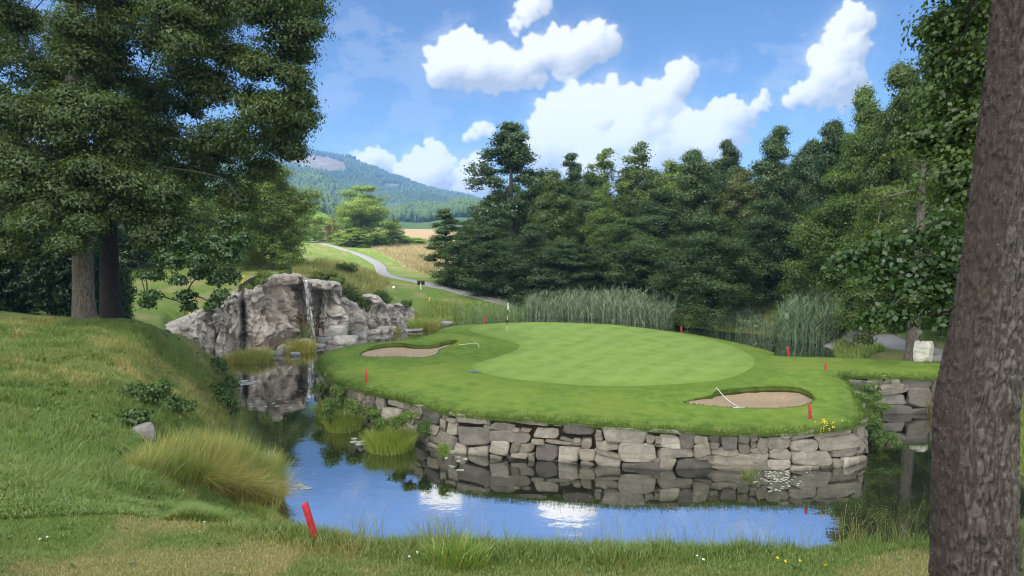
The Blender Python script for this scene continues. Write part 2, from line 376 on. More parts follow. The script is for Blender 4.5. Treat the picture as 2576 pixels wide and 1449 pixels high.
for u, D, z in ((520, 10.8, 4.98), (600, 10.8, 4.90), (690, 10.8, 4.84), (790, 10.8, 4.78), (880, 10.8, 4.70), (700, 13, 4.4), (800, 13, 4.3)): _c.append(np.array([*XD0(u, D), z]))
for u in (1000, 1288, 1700, 2100):
    for D, z in ((9.9, 4.86), (10.6, 4.62), (13, 4.0), (18, 3.5), (27, 2.6), (40, 2.2), (55, 2.0)): _c.append(np.array([*XD0(u, D), z]))
_C = np.array(_c)
def _q(x, y):
    r = np.clip(np.hypot(x, y), 3.0, 420.0); th = np.clip(np.arctan2(x, np.maximum(y, 1e-3)), -1.1, 1.1)
    return np.stack([th * 2.2, np.log(r)], -1)
def _k(d): return np.where(d > 1e-9, d * d * np.log(np.maximum(d, 1e-9)), 0.0)
_Q = _q(_C[:, 0], _C[:, 1]); _n = len(_Q)
_A = np.zeros((_n + 3, _n + 3)); _A[:_n, :_n] = _k(np.linalg.norm(_Q[:, None] - _Q[None], axis=-1)) + np.eye(_n) * 2e-3
_P = np.concatenate([np.ones((_n, 1)), _Q], 1); _A[:_n, _n:] = _P; _A[_n:, :_n] = _P.T
_w = np.linalg.solve(_A, np.concatenate([_C[:, 2], np.zeros(3)]))
def base_z(x, y):
    x = np.asarray(x, float); y = np.asarray(y, float); sh = x.shape; q = _q(x.ravel(), y.ravel()); out = np.empty(len(q))
    for i in range(0, len(q), 40000):
        d = np.linalg.norm(q[i:i + 40000, None] - _Q[None], axis=-1); out[i:i + 40000] = _k(d) @ _w[:_n] + _w[_n] + q[i:i + 40000] @ _w[_n + 1:]
    return out.reshape(sh)
def XD(u, D, z=0.0):
    zc = D * CP + (CAM_H - z) * SP; return ((u - 1288) / FPX * zc, D)
def XY(u, v, z=0.0): p = PZ(u, v, z); return (p[0], p[1])
# the pond: shoreline points with the steepness of the bank behind each
_pond = [(XD(745, 22.6), .70), (XD(820, 21.2), .66), (XD(930, 19.6), .64), (XD(1050, 18.3), .66), (XD(1300, 17.8), .68), (XD(1700, 17.8), .68), (XD(2000, 18.0), .70), (XD(2340, 18.6), .75), (XD(2460, 20.2), .7), (XY(2600, 1290), .5), (XY(2760, 1270), .5),
         (XY(2760, 1215), .5), (XY(2580, 1212), .5), (XY(2470, 1160), .5), (XY(2385, 1075), .6), (XY(2352, 1030), .9), (XD(2350, 38.6), 2.5), (XD(2480, 39.4), 2.5), (XD(2490, 39.9), 2.0), (XD(2330, 40.3), 2.0), (XD(2210, 41.2), 1.6), (XD(2135, 42.6), 1.2), (XY(2100, 893), .6), (XY(2085, 866), .35), (XY(1960, 848), .2), (XY(1800, 836), .2), (XY(1600, 812), .15),
         (XY(1330, 791), .15), (XY(1220, 795), .2), (XY(1120, 806), .35), (XY(1062, 815), .6), (XD(1045, 70.5), 3), (XD(960, 67), 4), (XD(860, 64.5), 4), (XD(770, 62.5), 4), (XD(690, 58.5), 4), (XD(600, 56), 4), (XD(530, 55.2), 3), (XD(470, 54.0), 2),
         (XD(500, 49), .8), (XY(560, 915), 1.0), (XY(582, 950), 1.2), (XY(578, 1000), 1.3), (XY(590, 1070), 1.3), (XY(604, 1120), 1.2), (XY(625, 1180), 1.1), (XY(655, 1240), 1.0), (XY(690, 1290), .80)]
POND = np.array([p for p, s in _pond]); POND_S = [s for p, s in _pond]
def ground_z(x, y, rough=True):
    x = np.asarray(x, float); y = np.asarray(y, float)
    b = base_z(x, y); d, s = polydist(x, y, POND, True, POND_S); ins = inpoly(x, y, POND)
    if rough:
        b = b + (fbm(x * 0.35, y * 0.35, 0, 4, 11) - 0.5) * 0.22 * sstep(9, 20, np.hypot(x, y)); d = d + (fbm(x * 0.9, y * 0.9, 0, 3, 19) - 0.5) * 0.7 * sstep(0.0, 1.0, d)
    bank = np.where(ins, -0.22 - 0.6 * d, -0.22 + s * d)
    k = 0.35; h = np.clip(0.5 + 0.5 * (bank - b) / k, 0, 1)
    z = bank * (1 - h) + b * h - k * h * (1 - h)
    return np.maximum(z, -1.3)
def on_ground(u, v, dmin=4.0, dmax=600.0, f=ground_z):
    dx, dy, dz = ray(u, v); t = np.geomspace(dmin, dmax, 900)
    x, y, z = dx * t, dy * t, CAM_H + dz * t; g = f(x, y)
    k = np.argmax(z < g)
    if k == 0: k = len(t) - 1
    lo, hi = t[k - 1], t[k]
    tt = np.linspace(lo, hi, 30); g = f(dx * tt, dy * tt); j = np.argmax(CAM_H + dz * tt <= g); tt = tt[j] if j else hi
    return np.array([dx * tt, dy * tt, CAM_H + dz * tt])
def gz(x, y): return float(ground_z(np.array([x]), np.array([y]))[0])
def at(u, D): x, y = XD(u, D, 2.0); return np.array([x, y, gz(x, y)])

def dry_field(x, y):
    u, v = proj(np.stack([x, y, base_z(x, y)], -1))
    n = fbm(x * 0.55, y * 0.55, 0, 5, 41); n2 = fbm(x * 2.2, y * 2.2, 0, 4, 43)
    d = sstep(0.50, 0.68, n + 0.25 * (n2 - 0.5))
    # drier swards: the crown of the near lawn, the mown slope under the ash, the rise behind
    def blob(cu, cv, ru, rv, k): return k * np.exp(-((u - cu) / ru) ** 2 - ((v - cv) / rv) ** 2)
    d = d * 0.62 + 0.28 * (blob(760, 1405, 300, 45, .85) + blob(120, 1230, 260, 36, .8) + blob(90, 1410, 140, 40, .7) + blob(400, 960, 100, 50, .5) + blob(250, 920, 200, 50, .7) + blob(1500, 1449, 500, 30, .8)) * (0.5 + n2)
    d = d - blob(330, 1130, 260, 60, .8) - blob(480, 1360, 160, 25, .7) - blob(60, 1330, 120, 30, .4)
    return np.clip(d, 0, 1)
def build_terrain():
    th = np.concatenate([np.radians(np.arange(-180, -47, 3.0)), np.radians(np.arange(-47, 47, 0.2)), np.radians(np.arange(47, 180, 3.0))])
    r = np.concatenate([np.geomspace(1.2, 130, 410), np.geomspace(130, 9000, 110)[1:]])
    R, TH = np.meshgrid(r, th, indexing='ij'); x, y = R * np.sin(TH), R * np.cos(TH)
    z = ground_z(x, y)
    u, v = proj(np.stack([x, y, z], -1))
    b = MB(); far = sstep(100, 125, R)
    # unmown meadow beyond the cart path, and the rough between cliff and path
    MEAD = [(770, 598), (830, 600), (930, 622), (985, 650), (1010, 668), (1070, 690), (1250, 640), (1250, 570), (770, 570)]
    mead = np.where(inpoly(u, v, MEAD) & (R > 90), 1.0, 0.0)
    RGH = [(740, 705), (740, 668), (860, 655), (945, 690), (985, 712), (960, 728), (900, 742), (800, 700)]
    rgh = np.where(inpoly(u, v, RGH) & (R > 60) & (R < 135), 1.0, 0.0)
    left = sstep(150, 190, R) * sstep(-0.30, -0.36, TH)
    mead = np.maximum(mead, left)
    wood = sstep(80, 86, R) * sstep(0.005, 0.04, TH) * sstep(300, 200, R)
    n = len(r) * len(th)
    idx = grid_faces(len(r), len(th), True)
    d, s = polydist(x, y, POND, True, POND_S)
    soil = sstep(0.9, 0.2, d) * sstep(0.3, 0.7, s) * sstep(0.2, 0.6, z + 0.6)
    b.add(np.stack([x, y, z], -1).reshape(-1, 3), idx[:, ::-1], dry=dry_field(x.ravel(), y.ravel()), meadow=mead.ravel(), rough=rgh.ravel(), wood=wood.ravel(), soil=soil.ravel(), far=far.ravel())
    m, nt = newmat('ground_grass'); T = NT(nt); p = T.pos()
    fine = T.noise(p, 34.0, 5.0, 0.7); mid = T.noise(p, 3.2, 5.0, 0.6); big = T.noise(p, 0.09, 4.0)
    g = T.mix(T.mapr(mid, 0.3, 0.72), (0.064, 0.112, 0.022), (0.120, 0.180, 0.042))
    g = T.mix(T.math('MULTIPLY', T.mapr(big, 0.42, 0.62), 0.5), g, (0.135, 0.170, 0.045))
    g = T.mix(T.math('MULTIPLY', T.attr('dry'), T.mapr(fine, 0.2, 0.75, 0.55, 1.0)), g, (0.240, 0.195, 0.105))
    stripe = T.n('ShaderNodeTexWave', _wave_type='BANDS', _bands_direction='X', Scale=0.16, Distortion=1.2, Detail=2.0, i0=p).outputs['Fac']
    g = T.mix(T.math('MULTIPLY', T.attr('far'), T.math('MULTIPLY', stripe, 0.18)), g, (0.16, 0.20, 0.05))
    md = T.mix(T.mapr(T.noise(p, 0.35, 6.0, 0.7), 0.35, 0.7), (0.20, 0.148, 0.082), (0.27, 0.205, 0.115))
    g = T.mix(T.attr('meadow'), g, md)
    g = T.mix(T.attr('rough'), g, T.mix(T.mapr(T.noise(p, 1.1, 5.0, 0.7), 0.35, 0.65), (0.085, 0.105, 0.030), (0.23, 0.175, 0.075)))
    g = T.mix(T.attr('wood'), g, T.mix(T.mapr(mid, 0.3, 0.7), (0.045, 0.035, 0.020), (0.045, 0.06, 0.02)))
    g = T.mix(T.attr('soil'), g, T.mix(T.mapr(mid, 0.35, 0.65), (0.060, 0.045, 0.028), (0.06, 0.075, 0.025)))
    g = T.mix(1.0, g, T.mix(fine, (0.62, 0.62, 0.62), (1.38, 1.38, 1.38)), 'MULTIPLY')
    h = T.math('ADD', T.math('MULTIPLY', fine, 0.5), T.noise(p, 90.0, 3.0))
    T.out(T.bsdf(g, 0.95, 0.1, T.bump(h, 0.7, 0.04)))
    o = b.obj('ground', m, smooth=True); tag(o, 'rolling grassy ground sloping from the near lawn round the pond to the hills', 'ground', kind='structure')
    return o
build_terrain()

# ------------------------------------------------------------------ water
def build_water():
    v = np.array([[-45, 8, 0], [70, 8, 0], [70, 92, 0], [-45, 92, 0]], float)
    b = MB(); b.add(v, [[0, 1, 2, 3]])
    m, nt = newmat('pond_water'); T = NT(nt); p = T.pos()
    h = T.math('ADD', T.noise(T.scaled(p, (1.0, 1.6, 1.0)), 1.3, 3.0, 0.5), T.math('MULTIPLY', T.noise(p, 9.0, 2.0), 0.12))
    nm = T.bump(h, 0.014, 0.25)
    lw = T.n('ShaderNodeLayerWeight', Blend=0.5); T.put(lw.inputs['Normal'], nm)
    fac = T.mapr(lw.outputs['Facing'], 0.66, 0.92, 0.43, 0.90, smooth=False)
    d = T.n('ShaderNodeBsdfDiffuse', Color=(0.010, 0.013, 0.008, 1)); g = T.n('ShaderNodeBsdfGlossy', Color=(0.98, 0.98, 0.98, 1), Roughness=0.010, Normal=nm)
    T.out(T.n('ShaderNodeMixShader', i0=fac, i1=d, i2=g))
    tag(b.obj('water', m), 'still dark pond water mirroring the blue sky', 'water', kind='structure')
build_water()

# ------------------------------------------------------------------ cart path
def ribbon(pts, w, lift=0.03, step=0.8, thick=0.06):
    P = smooth_closed([p[:2] for p in pts], step, closed=False); t = unit(np.gradient(P, axis=0)); nrm = np.stack([-t[:, 1], t[:, 0]], 1)
    k = np.linspace(-0.5, 0.5, 7); X = P[:, None] + nrm[:, None] * (k * w)[None, :, None]
    z = ground_z(X[..., 0], X[..., 1]); zc = z.max(axis=1, keepdims=True) * 0.5 + z * 0.5 + lift; zc = np.maximum(zc, z + lift)
    V = np.concatenate([np.concatenate([X, zc[..., None]], -1), np.concatenate([X[:, ::6], (zc[:, ::6] - thick - 0.25)[..., None]], -1)], 1)
    V = V[:, [7, 0, 1, 2, 3, 4, 5, 6, 8]]
    return V.reshape(-1, 3), grid_faces(len(P), 9)
def build_path():
    m, nt = newmat('asphalt_grey'); T = NT(nt); p = T.pos()
    c = T.mix(T.noise(p, 0.8, 6.0, 0.7), (0.15, 0.15, 0.155), (0.225, 0.225, 0.23)); c = T.mix(1.0, c, T.mix(T.noise(p, 60.0, 3.0), (0.8, 0.8, 0.8), (1.2, 1.2, 1.2)), 'MULTIPLY')
    T.out(T.bsdf(c, 0.9, 0.2))
    b = MB(); pts = [at(640, 255), at(700, 232)] + [on_ground(u, v, 70) for u, v in ((780, 606), (830, 618), (880, 633), (925, 650), (955, 668), (962, 684), (985, 697), (1060, 711), (1130, 727), (1200, 744), (1270, 762), (1320, 773))] + [at(1420, 80), at(1560, 81)]
    b.add(*ribbon(pts, 2.0)); tag(b.obj('path', m, smooth=True), 'pale grey cart path winding down from the meadow past the cliff', 'path', kind='structure')
    b = MB(); pts = [at(2010, 66), at(2080, 55)] + [on_ground(u, v, 40) for u, v in ((2140, 841), (2200, 853), (2270, 868), (2330, 882), (2370, 893), (2440, 912), (2560, 938), (2760, 985))]
    b.add(*ribbon(pts, 2.1)); tag(b.obj('path', m, smooth=True), 'grey tarmac cart path passing behind the white boulder and the trunk', 'path', kind='structure')
build_path()

# ------------------------------------------------------------------ island: lawn, putting green, bunkers
def isl_z(x, y):
    x = np.asarray(x, float); y = np.asarray(y, float)
    z = 1.75 + 0.70 * sstep(28, 53, y) * sstep(13, 6, x) + 0.15 * sstep(28, 40, y) + (fbm(x * 0.11, y * 0.11, 0, 2, 61) - 0.5) * 0.35
    z = z + 0.30 * np.exp(-((x + 5.4) / 2.6) ** 2 - ((y - 45.2) / 1.5) ** 2) - 0.18 * np.exp(-((x - 0.5) / 4) ** 2 - ((y - 38) / 3.5) ** 2)
    return z
def on_isl(u, v): return on_ground(u, v, 15, 90, isl_z)
def isl_poly(L, step, ext=()): return smooth_closed([on_isl(u, v)[:2] for u, v in L] + list(ext), step)
ISL_PX = [(818, 880), (900, 861), (1000, 850), (1075, 838), (1105, 824), (1140, 816), (1250, 810), (1400, 808), (1550, 815), (1700, 832), (1800, 847), (1900, 868), (1946, 880), (1955, 891), (2050, 894), (2150, 897), (2300, 903), (2420, 907), (2480, 928), (2440, 944), (2360, 945), (2250, 942), (2120, 940), (2145, 962), (2165, 1000), (2172, 1040), (2140, 1062), (2000, 1077), (1800, 1076), (1600, 1066), (1400, 1049), (1250, 1040), (1130, 1028), (1000, 992), (900, 970), (830, 944), (803, 912)]
GREEN_PX = [(1182, 829), (1210, 817), (1280, 812), (1400, 811), (1550, 818), (1680, 834), (1790, 855), (1870, 884), (1898, 912), (1860, 942), (1760, 962), (1600, 971), (1450, 968), (1320, 957), (1235, 943), (1192, 928), (1198, 915), (1250, 899), (1295, 883), (1308, 871), (1296, 862), (1250, 851), (1205, 840)]
B1_PX = [(906, 893), (925, 880), (960, 870), (1005, 867), (1050, 872), (1085, 872), (1115, 864), (1140, 859), (1150, 863), (1132, 873), (1108, 880), (1098, 891), (1062, 899), (1000, 897), (940, 898)]
B2_PX = [(1722, 1012), (1755, 1003), (1790, 997), (1800, 990), (1850, 983), (1900, 979), (1960, 977), (2010, 981), (2044, 998), (2042, 1012), (2000, 1023), (1920, 1027), (1840, 1025), (1770, 1019)]
ISL = isl_poly(ISL_PX, 0.3); GREEN = isl_poly(GREEN_PX, 0.22); BK1 = isl_poly(B1_PX, 0.2); BK2 = isl_poly(B2_PX, 0.16)
def cdt(outlines, keep_in, keep_out, sp, seed):
    rng = rs(seed); lo = keep_in.min(0); hi = keep_in.max(0)
    gx, gy = np.meshgrid(np.arange(lo[0], hi[0], sp), np.arange(lo[1], hi[1], sp)); p = np.stack([gx.ravel(), gy.ravel()], 1) + rng.uniform(-.25, .25, (gx.size, 2)) * sp
    ok = inpoly(p[:, 0], p[:, 1], keep_in)
    for o in outlines: ok &= polydist(p[:, 0], p[:, 1], o) > sp * 0.4
    for o in keep_out: ok &= ~inpoly(p[:, 0], p[:, 1], o)
    V = [tuple(q) for q in p[ok]]; E = []
    for o in outlines:
        s = len(V); V += [tuple(q) for q in o]; E += [(s + i, s + (i + 1) % len(o)) for i in range(len(o))]
    r = delaunay_2d_cdt([Vector(q) for q in V], E, [], 0, 1e-5)
    v = np.array([(q[0], q[1]) for q in r[0]]); f = np.array([t for t in r[2] if len(t) == 3])
    c = v[f].mean(1); k = inpoly(c[:, 0], c[:, 1], keep_in)
    for o in keep_out: k &= ~inpoly(c[:, 0], c[:, 1], o)
    return v, f[k]
def sand_drop(poly, x, y, back):
    d = polydist(x, y, poly); c = poly.mean(0)
    return d, np.clip((y - c[1]) / (np.ptp(poly[:, 1]) * 0.5), -1, 1)
def build_island():
    v, f = cdt([ISL, BK1, BK2], ISL, [BK1, BK2], 0.3, 3)
    x, y = v[:, 0], v[:, 1]; ed = polydist(x, y, ISL)
    z = isl_z(x, y) - 0.16 * sstep(0.55, 0.0, ed) + (fbm(x * 1.7, y * 1.7, 0, 3, 5) - 0.5) * 0.05 * sstep(2.0, 0.3, ed)
    for bk in (BK1, BK2):
        d, s = sand_drop(bk, x, y, 1); z = z + 0.10 * sstep(1.1, 0.15, d) * sstep(-0.2, 0.6, s)
    gd = polydist(x, y, GREEN); gd = np.where(inpoly(x, y, GREEN), -gd, gd)
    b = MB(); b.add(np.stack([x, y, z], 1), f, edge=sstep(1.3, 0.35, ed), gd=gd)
    # skirt of turf and earth under the rim, and the lips of the bunkers
    for o, depth, inset in ((ISL, 2.2, 0.30), (BK1, 0.45, 0.04), (BK2, 0.45, 0.04)):
        n = len(o); oz = isl_z(o[:, 0], o[:, 1]); e0 = polydist(o[:, 0], o[:, 1], ISL); oz = oz - 0.16 * sstep(0.55, 0.0, e0)
        if o is not ISL:
            d, s = sand_drop(o, o[:, 0], o[:, 1], 1); oz = oz + 0.10 * sstep(-0.2, 0.6, s)
        t = unit(np.roll(o, -1, 0) - np.roll(o, 1, 0)); area = np.sum(o[:, 0] * np.roll(o[:, 1], -1) - np.roll(o[:, 0], -1) * o[:, 1])
        nin = np.stack([-t[:, 1], t[:, 0]], 1) * (1 if area > 0 else -1)
        if o is not ISL: nin = -nin
        rings = []
        for k, (dz, di) in enumerate(((0, 0), (0.12, 0.02), (0.3, inset * 0.6), (depth, inset))):
            q = o + nin * di; rings.append(np.concatenate([q, (oz - dz)[:, None]], 1))
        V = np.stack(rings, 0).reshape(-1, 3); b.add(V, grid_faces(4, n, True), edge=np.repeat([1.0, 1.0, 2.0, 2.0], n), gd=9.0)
    m, nt = newmat('mown_lawn'); T = NT(nt); p = T.pos()
    fine = T.noise(p, 30.0, 4.0, 0.7); mid = T.noise(p, 1.7, 5.0, 0.65); big = T.noise(p, 0.35, 3.0)
    g = T.mix(T.mapr(mid, 0.3, 0.7), (0.075, 0.138, 0.019), (0.130, 0.198, 0.034))
    g = T.mix(T.math('MULTIPLY', T.mapr(big, 0.45, 0.62), 0.45), g, (0.155, 0.200, 0.035))
    ring = T.math('MULTIPLY', T.mapr(T.attr('gd'), 0.0, 0.10), T.mapr(T.attr('gd'), 1.7, 0.9))
    g = T.mix(T.math('MULTIPLY', ring, 0.4), g, (0.078, 0.135, 0.018))
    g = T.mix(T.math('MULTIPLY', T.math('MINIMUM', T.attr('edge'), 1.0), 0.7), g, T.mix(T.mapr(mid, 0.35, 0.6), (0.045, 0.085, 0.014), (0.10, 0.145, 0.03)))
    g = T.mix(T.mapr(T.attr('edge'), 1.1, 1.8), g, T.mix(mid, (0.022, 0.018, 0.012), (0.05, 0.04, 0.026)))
    g = T.mix(1.0, g, T.mix(fine, (0.75, 0.75, 0.75), (1.25, 1.25, 1.25)), 'MULTIPLY')
    T.out(T.bsdf(g, 0.95, 0.1, T.bump(T.math('ADD', fine, T.noise(p, 80.0, 3.0)), 0.5, 0.03)))
    tag(b.obj('island_lawn', m, smooth=True), 'mown grass island round the putting green with a bridge of turf to the right bank', 'lawn', kind='structure')
    # putting green
    v, f = cdt([GREEN], GREEN, [], 0.4, 4); x, y = v[:, 0], v[:, 1]; b = MB()
    gd = polydist(x, y, GREEN)
    b.add(np.stack([x, y, isl_z(x, y) + 0.014 - 0.01 * (gd < 0.02)], 1), f, gd=gd)
    m, nt = newmat('putting_turf'); T = NT(nt); p = T.pos()
    mid = T.noise(p, 0.9, 5.0, 0.6); fine = T.noise(p, 26.0, 3.0, 0.7)
    rp = T.n('ShaderNodeVectorRotate', _rotation_type='Z_AXIS', i0=p, Angle=0.6)
    st = T.n('ShaderNodeTexWave', _wave_type='BANDS', _bands_direction='X', _wave_profile='SIN', Scale=0.19, Distortion=2.0, Detail=2.0); T.put(st.inputs[0], rp.outputs[0])
    g = T.mix(T.mapr(mid, 0.3, 0.7), (0.115, 0.188, 0.036), (0.160, 0.236, 0.052)); g = T.mix(T.math('MULTIPLY', T.mapr(st.outputs['Fac'], 0.2, 0.8), 0.34), g, (0.185, 0.255, 0.068))
    g = T.mix(T.math('MULTIPLY', T.mapr(T.attr('gd'), 0.9, 0.15), 0.35), g, (0.105, 0.175, 0.030))
    g = T.mix(1.0, g, T.mix(fine, (0.88, 0.88, 0.88), (1.12, 1.12, 1.12)), 'MULTIPLY')
    T.out(T.bsdf(g, 0.95, 0.1))
    tag(b.obj('putting_green', m, smooth=True), 'close mown pale green putting surface with a curved bay on its near left side', 'green', kind='structure')
    # sand
    m, nt = newmat('bunker_sand'); T = NT(nt); p = T.pos()
    rp = T.n('ShaderNodeVectorRotate', _rotation_type='Z_AXIS', i0=p, Angle=0.35)
    rk = T.n('ShaderNodeTexWave', _wave_type='BANDS', _bands_direction='Y', Scale=2.6, Distortion=5.0, Detail=3.0); T.put(rk.inputs[0], rp.outputs[0]); rk.inputs['Detail Scale'].default_value = 2.0
    n = T.noise(p, 3.5, 6.0, 0.7); oc = T.n('ShaderNodeObjectInfo').outputs['Color']
    c = T.mix(1.0, T.mix(n, (0.30, 0.25, 0.175), (0.46, 0.39, 0.28)), oc, 'MULTIPLY'); c = T.mix(1.0, c, T.mix(rk.outputs['Fac'], (0.86, 0.86, 0.86), (1.1, 1.1, 1.1)), 'MULTIPLY'); c = T.mix(1.0, c, T.mix(T.noise(p, 45.0, 3.0, 0.8), (0.72, 0.72, 0.72), (1.25, 1.25, 1.25)), 'MULTIPLY')
    T.out(T.bsdf(c, 0.95, 0.1, T.bump(T.math('ADD', T.math('MULTIPLY', rk.outputs['Fac'], 0.7), T.math('ADD', T.noise(p, 14.0, 5.0, 0.7), T.noise(p, 50.0, 3.0))), 0.8, 0.05)))
    for bk, lab, col in ((BK1, 'pale sand bunker on the far left of the island below a grass mound', (1.05, 1.0, .96, 1)), (BK2, 'brownish sand bunker at the near right edge of the island', (0.82, 0.75, 0.70, 1))):
        v, f = cdt([bk], bk, [], 0.16, 6); x, y = v[:, 0], v[:, 1]; d, s = sand_drop(bk, x, y, 1)
        lip = 0.03 + 0.24 * sstep(-0.35, 0.7, s)
        z = isl_z(x, y) - lip - 0.10 * sstep(0, 1.4, d) + 0.10 * sstep(-0.2, 0.6, s) * sstep(1.1, 0.15, d) + (fbm(x * 2.5, y * 2.5, 0, 3, 8) - 0.5) * 0.06
        b = MB(); b.add(np.stack([x, y, z], 1), f); o = b.obj('sand_bunker', m, smooth=True); o.color = col; tag(o, lab, 'bunker', kind='structure')
build_island()

# ------------------------------------------------------------------ stone
def stone_mat(name, c1, c2, c3, use_obj=True, wet=0.35):
    m, nt = newmat(name); T = NT(nt); tc = T.n('ShaderNodeTexCoord'); p = tc.outputs['Object'] if use_obj else T.pos(); w = T.pos()
    r = T.n('ShaderNodeObjectInfo').outputs['Random'] if use_obj else T.attr('rnd')
    off = T.n('ShaderNodeVectorMath', _operation='ADD', i0=w, i1=T.n('ShaderNodeCombineXYZ', i0=T.math('MULTIPLY', r, 37.0), i1=T.math('MULTIPLY', r, 11.0))).outputs[0]
    n1 = T.noise(off, 1.6, 6.0, 0.65, 0.4); n2 = T.noise(off, 11.0, 6.0, 0.7); n3 = T.noise(off, 40.0, 4.0, 0.75)
    c = T.mix(T.mapr(r, 0.0, 1.0, smooth=False), c1, c2); r2 = T.math('FRACT', T.math('MULTIPLY', r, 7.31)); c = T.mix(T.mapr(r2, 0.45, 1.0), c, c3)
    c = T.mix(1.0, c, T.mix(T.mapr(n1, 0.3, 0.7), (0.72, 0.72, 0.72), (1.22, 1.20, 1.16)), 'MULTIPLY'); c = T.mix(1.0, c, T.mix(n2, (0.72, 0.72, 0.72), (1.28, 1.28, 1.28)), 'MULTIPLY')
    c = T.mix(T.math('MULTIPLY', T.mapr(n2, 0.60, 0.72), 0.4), c, (0.42, 0.41, 0.37))
    vein = T.n('ShaderNodeTexWave', _wave_type='BANDS', _bands_direction='Z', Scale=1.1, Distortion=9.0, Detail=4.0, i0=off).outputs['Fac']
    c = T.mix(T.math('MULTIPLY', T.mapr(vein, 0.72, 1.0), 0.25), c, (0.10, 0.085, 0.065))
    z = T.n('ShaderNodeSeparateXYZ', i0=w).outputs[2]                    # a tide mark where the stones stand in the water
    c = T.mix(T.math('MULTIPLY', T.mapr(T.math('ADD', z, T.math('MULTIPLY', n1, 0.25)), 0.30, 0.08), 0.65), c, (0.035, 0.032, 0.026))
    h = T.math('ADD', T.math('MULTIPLY', n2, 0.8), T.math('MULTIPLY', n3, 0.4))
    T.out(T.bsdf(c, 0.85, 0.25, T.bump(h, 0.6, 0.05)))
    return m
_t = np.linspace(-1, 1, 9)
def _cube():
    d = {}; V = []; F = []
    def idx(p):
        k = tuple(np.round(p, 4))
        if k not in d: d[k] = len(V); V.append(p)
        return d[k]
    for ax in range(3):
        for sg in (-1, 1):
            for i in range(8):
                for j in range(8):
                    q = []
                    for a, b in ((i, j), (i + 1, j), (i + 1, j + 1), (i, j + 1)):
                        p = [0, 0, 0]; p[ax] = sg; p[(ax + 1) % 3] = _t[a]; p[(ax + 2) % 3] = _t[b]; q.append(idx(tuple(p)))
                    F.append(q if sg > 0 else q[::-1])
    return np.array(V, float), np.array(F)
CUBE_V, CUBE_F = _cube()
def stone(size, rng, k=6.0, warp=0.2, rough=0.05, fr=2.2, cuts=7):
    p = CUBE_V.copy(); r = (np.abs(p) ** k).sum(1) ** (1.0 / k); p = p / r[:, None]
    off = rng.uniform(-warp, warp, (2, 2, 2, 3)) * np.array([1, 0.5, 1])
    w = np.stack([(1 - p) / 2, (1 + p) / 2], -1)
    for a in (0, 1):
        for b in (0, 1):
            for c in (0, 1): p = p + (w[:, 0, a] * w[:, 1, b] * w[:, 2, c])[:, None] * off[a, b, c]
    s = np.asarray(size) / 2; q = p * s; o = rng.uniform(0, 100, 3)
    n = unit(p); d = (fbm(q[:, 0] * fr + o[0], q[:, 1] * fr + o[1], q[:, 2] * fr + o[2], 4, 3) - 0.5) * 2
    d = d + 0.5 * (np.floor(3 * fbm(q[:, 0] * fr * .7 + o[1], q[:, 1] * fr * .7, q[:, 2] * fr * 1.5 + o[2], 2, 9)) / 3 - 0.5)
    q = q + n * (d * rough)[:, None]
    for _ in range(cuts):                       # split faces: trim the lump by a few flat planes
        m = rng.normal(0, 1, 3); m[1] = -abs(m[1]) if rng.random() < .6 else m[1]; m = unit(m[None])[0]; e = q @ m; lim = e.max() * rng.uniform(.74, .93); q = q - np.maximum(e - lim, 0)[:, None] * m * .93
    return q
STONE_WALL = stone_mat('wall_stone', (0.172, 0.162, 0.140), (0.300, 0.285, 0.250), (0.086, 0.083, 0.077))
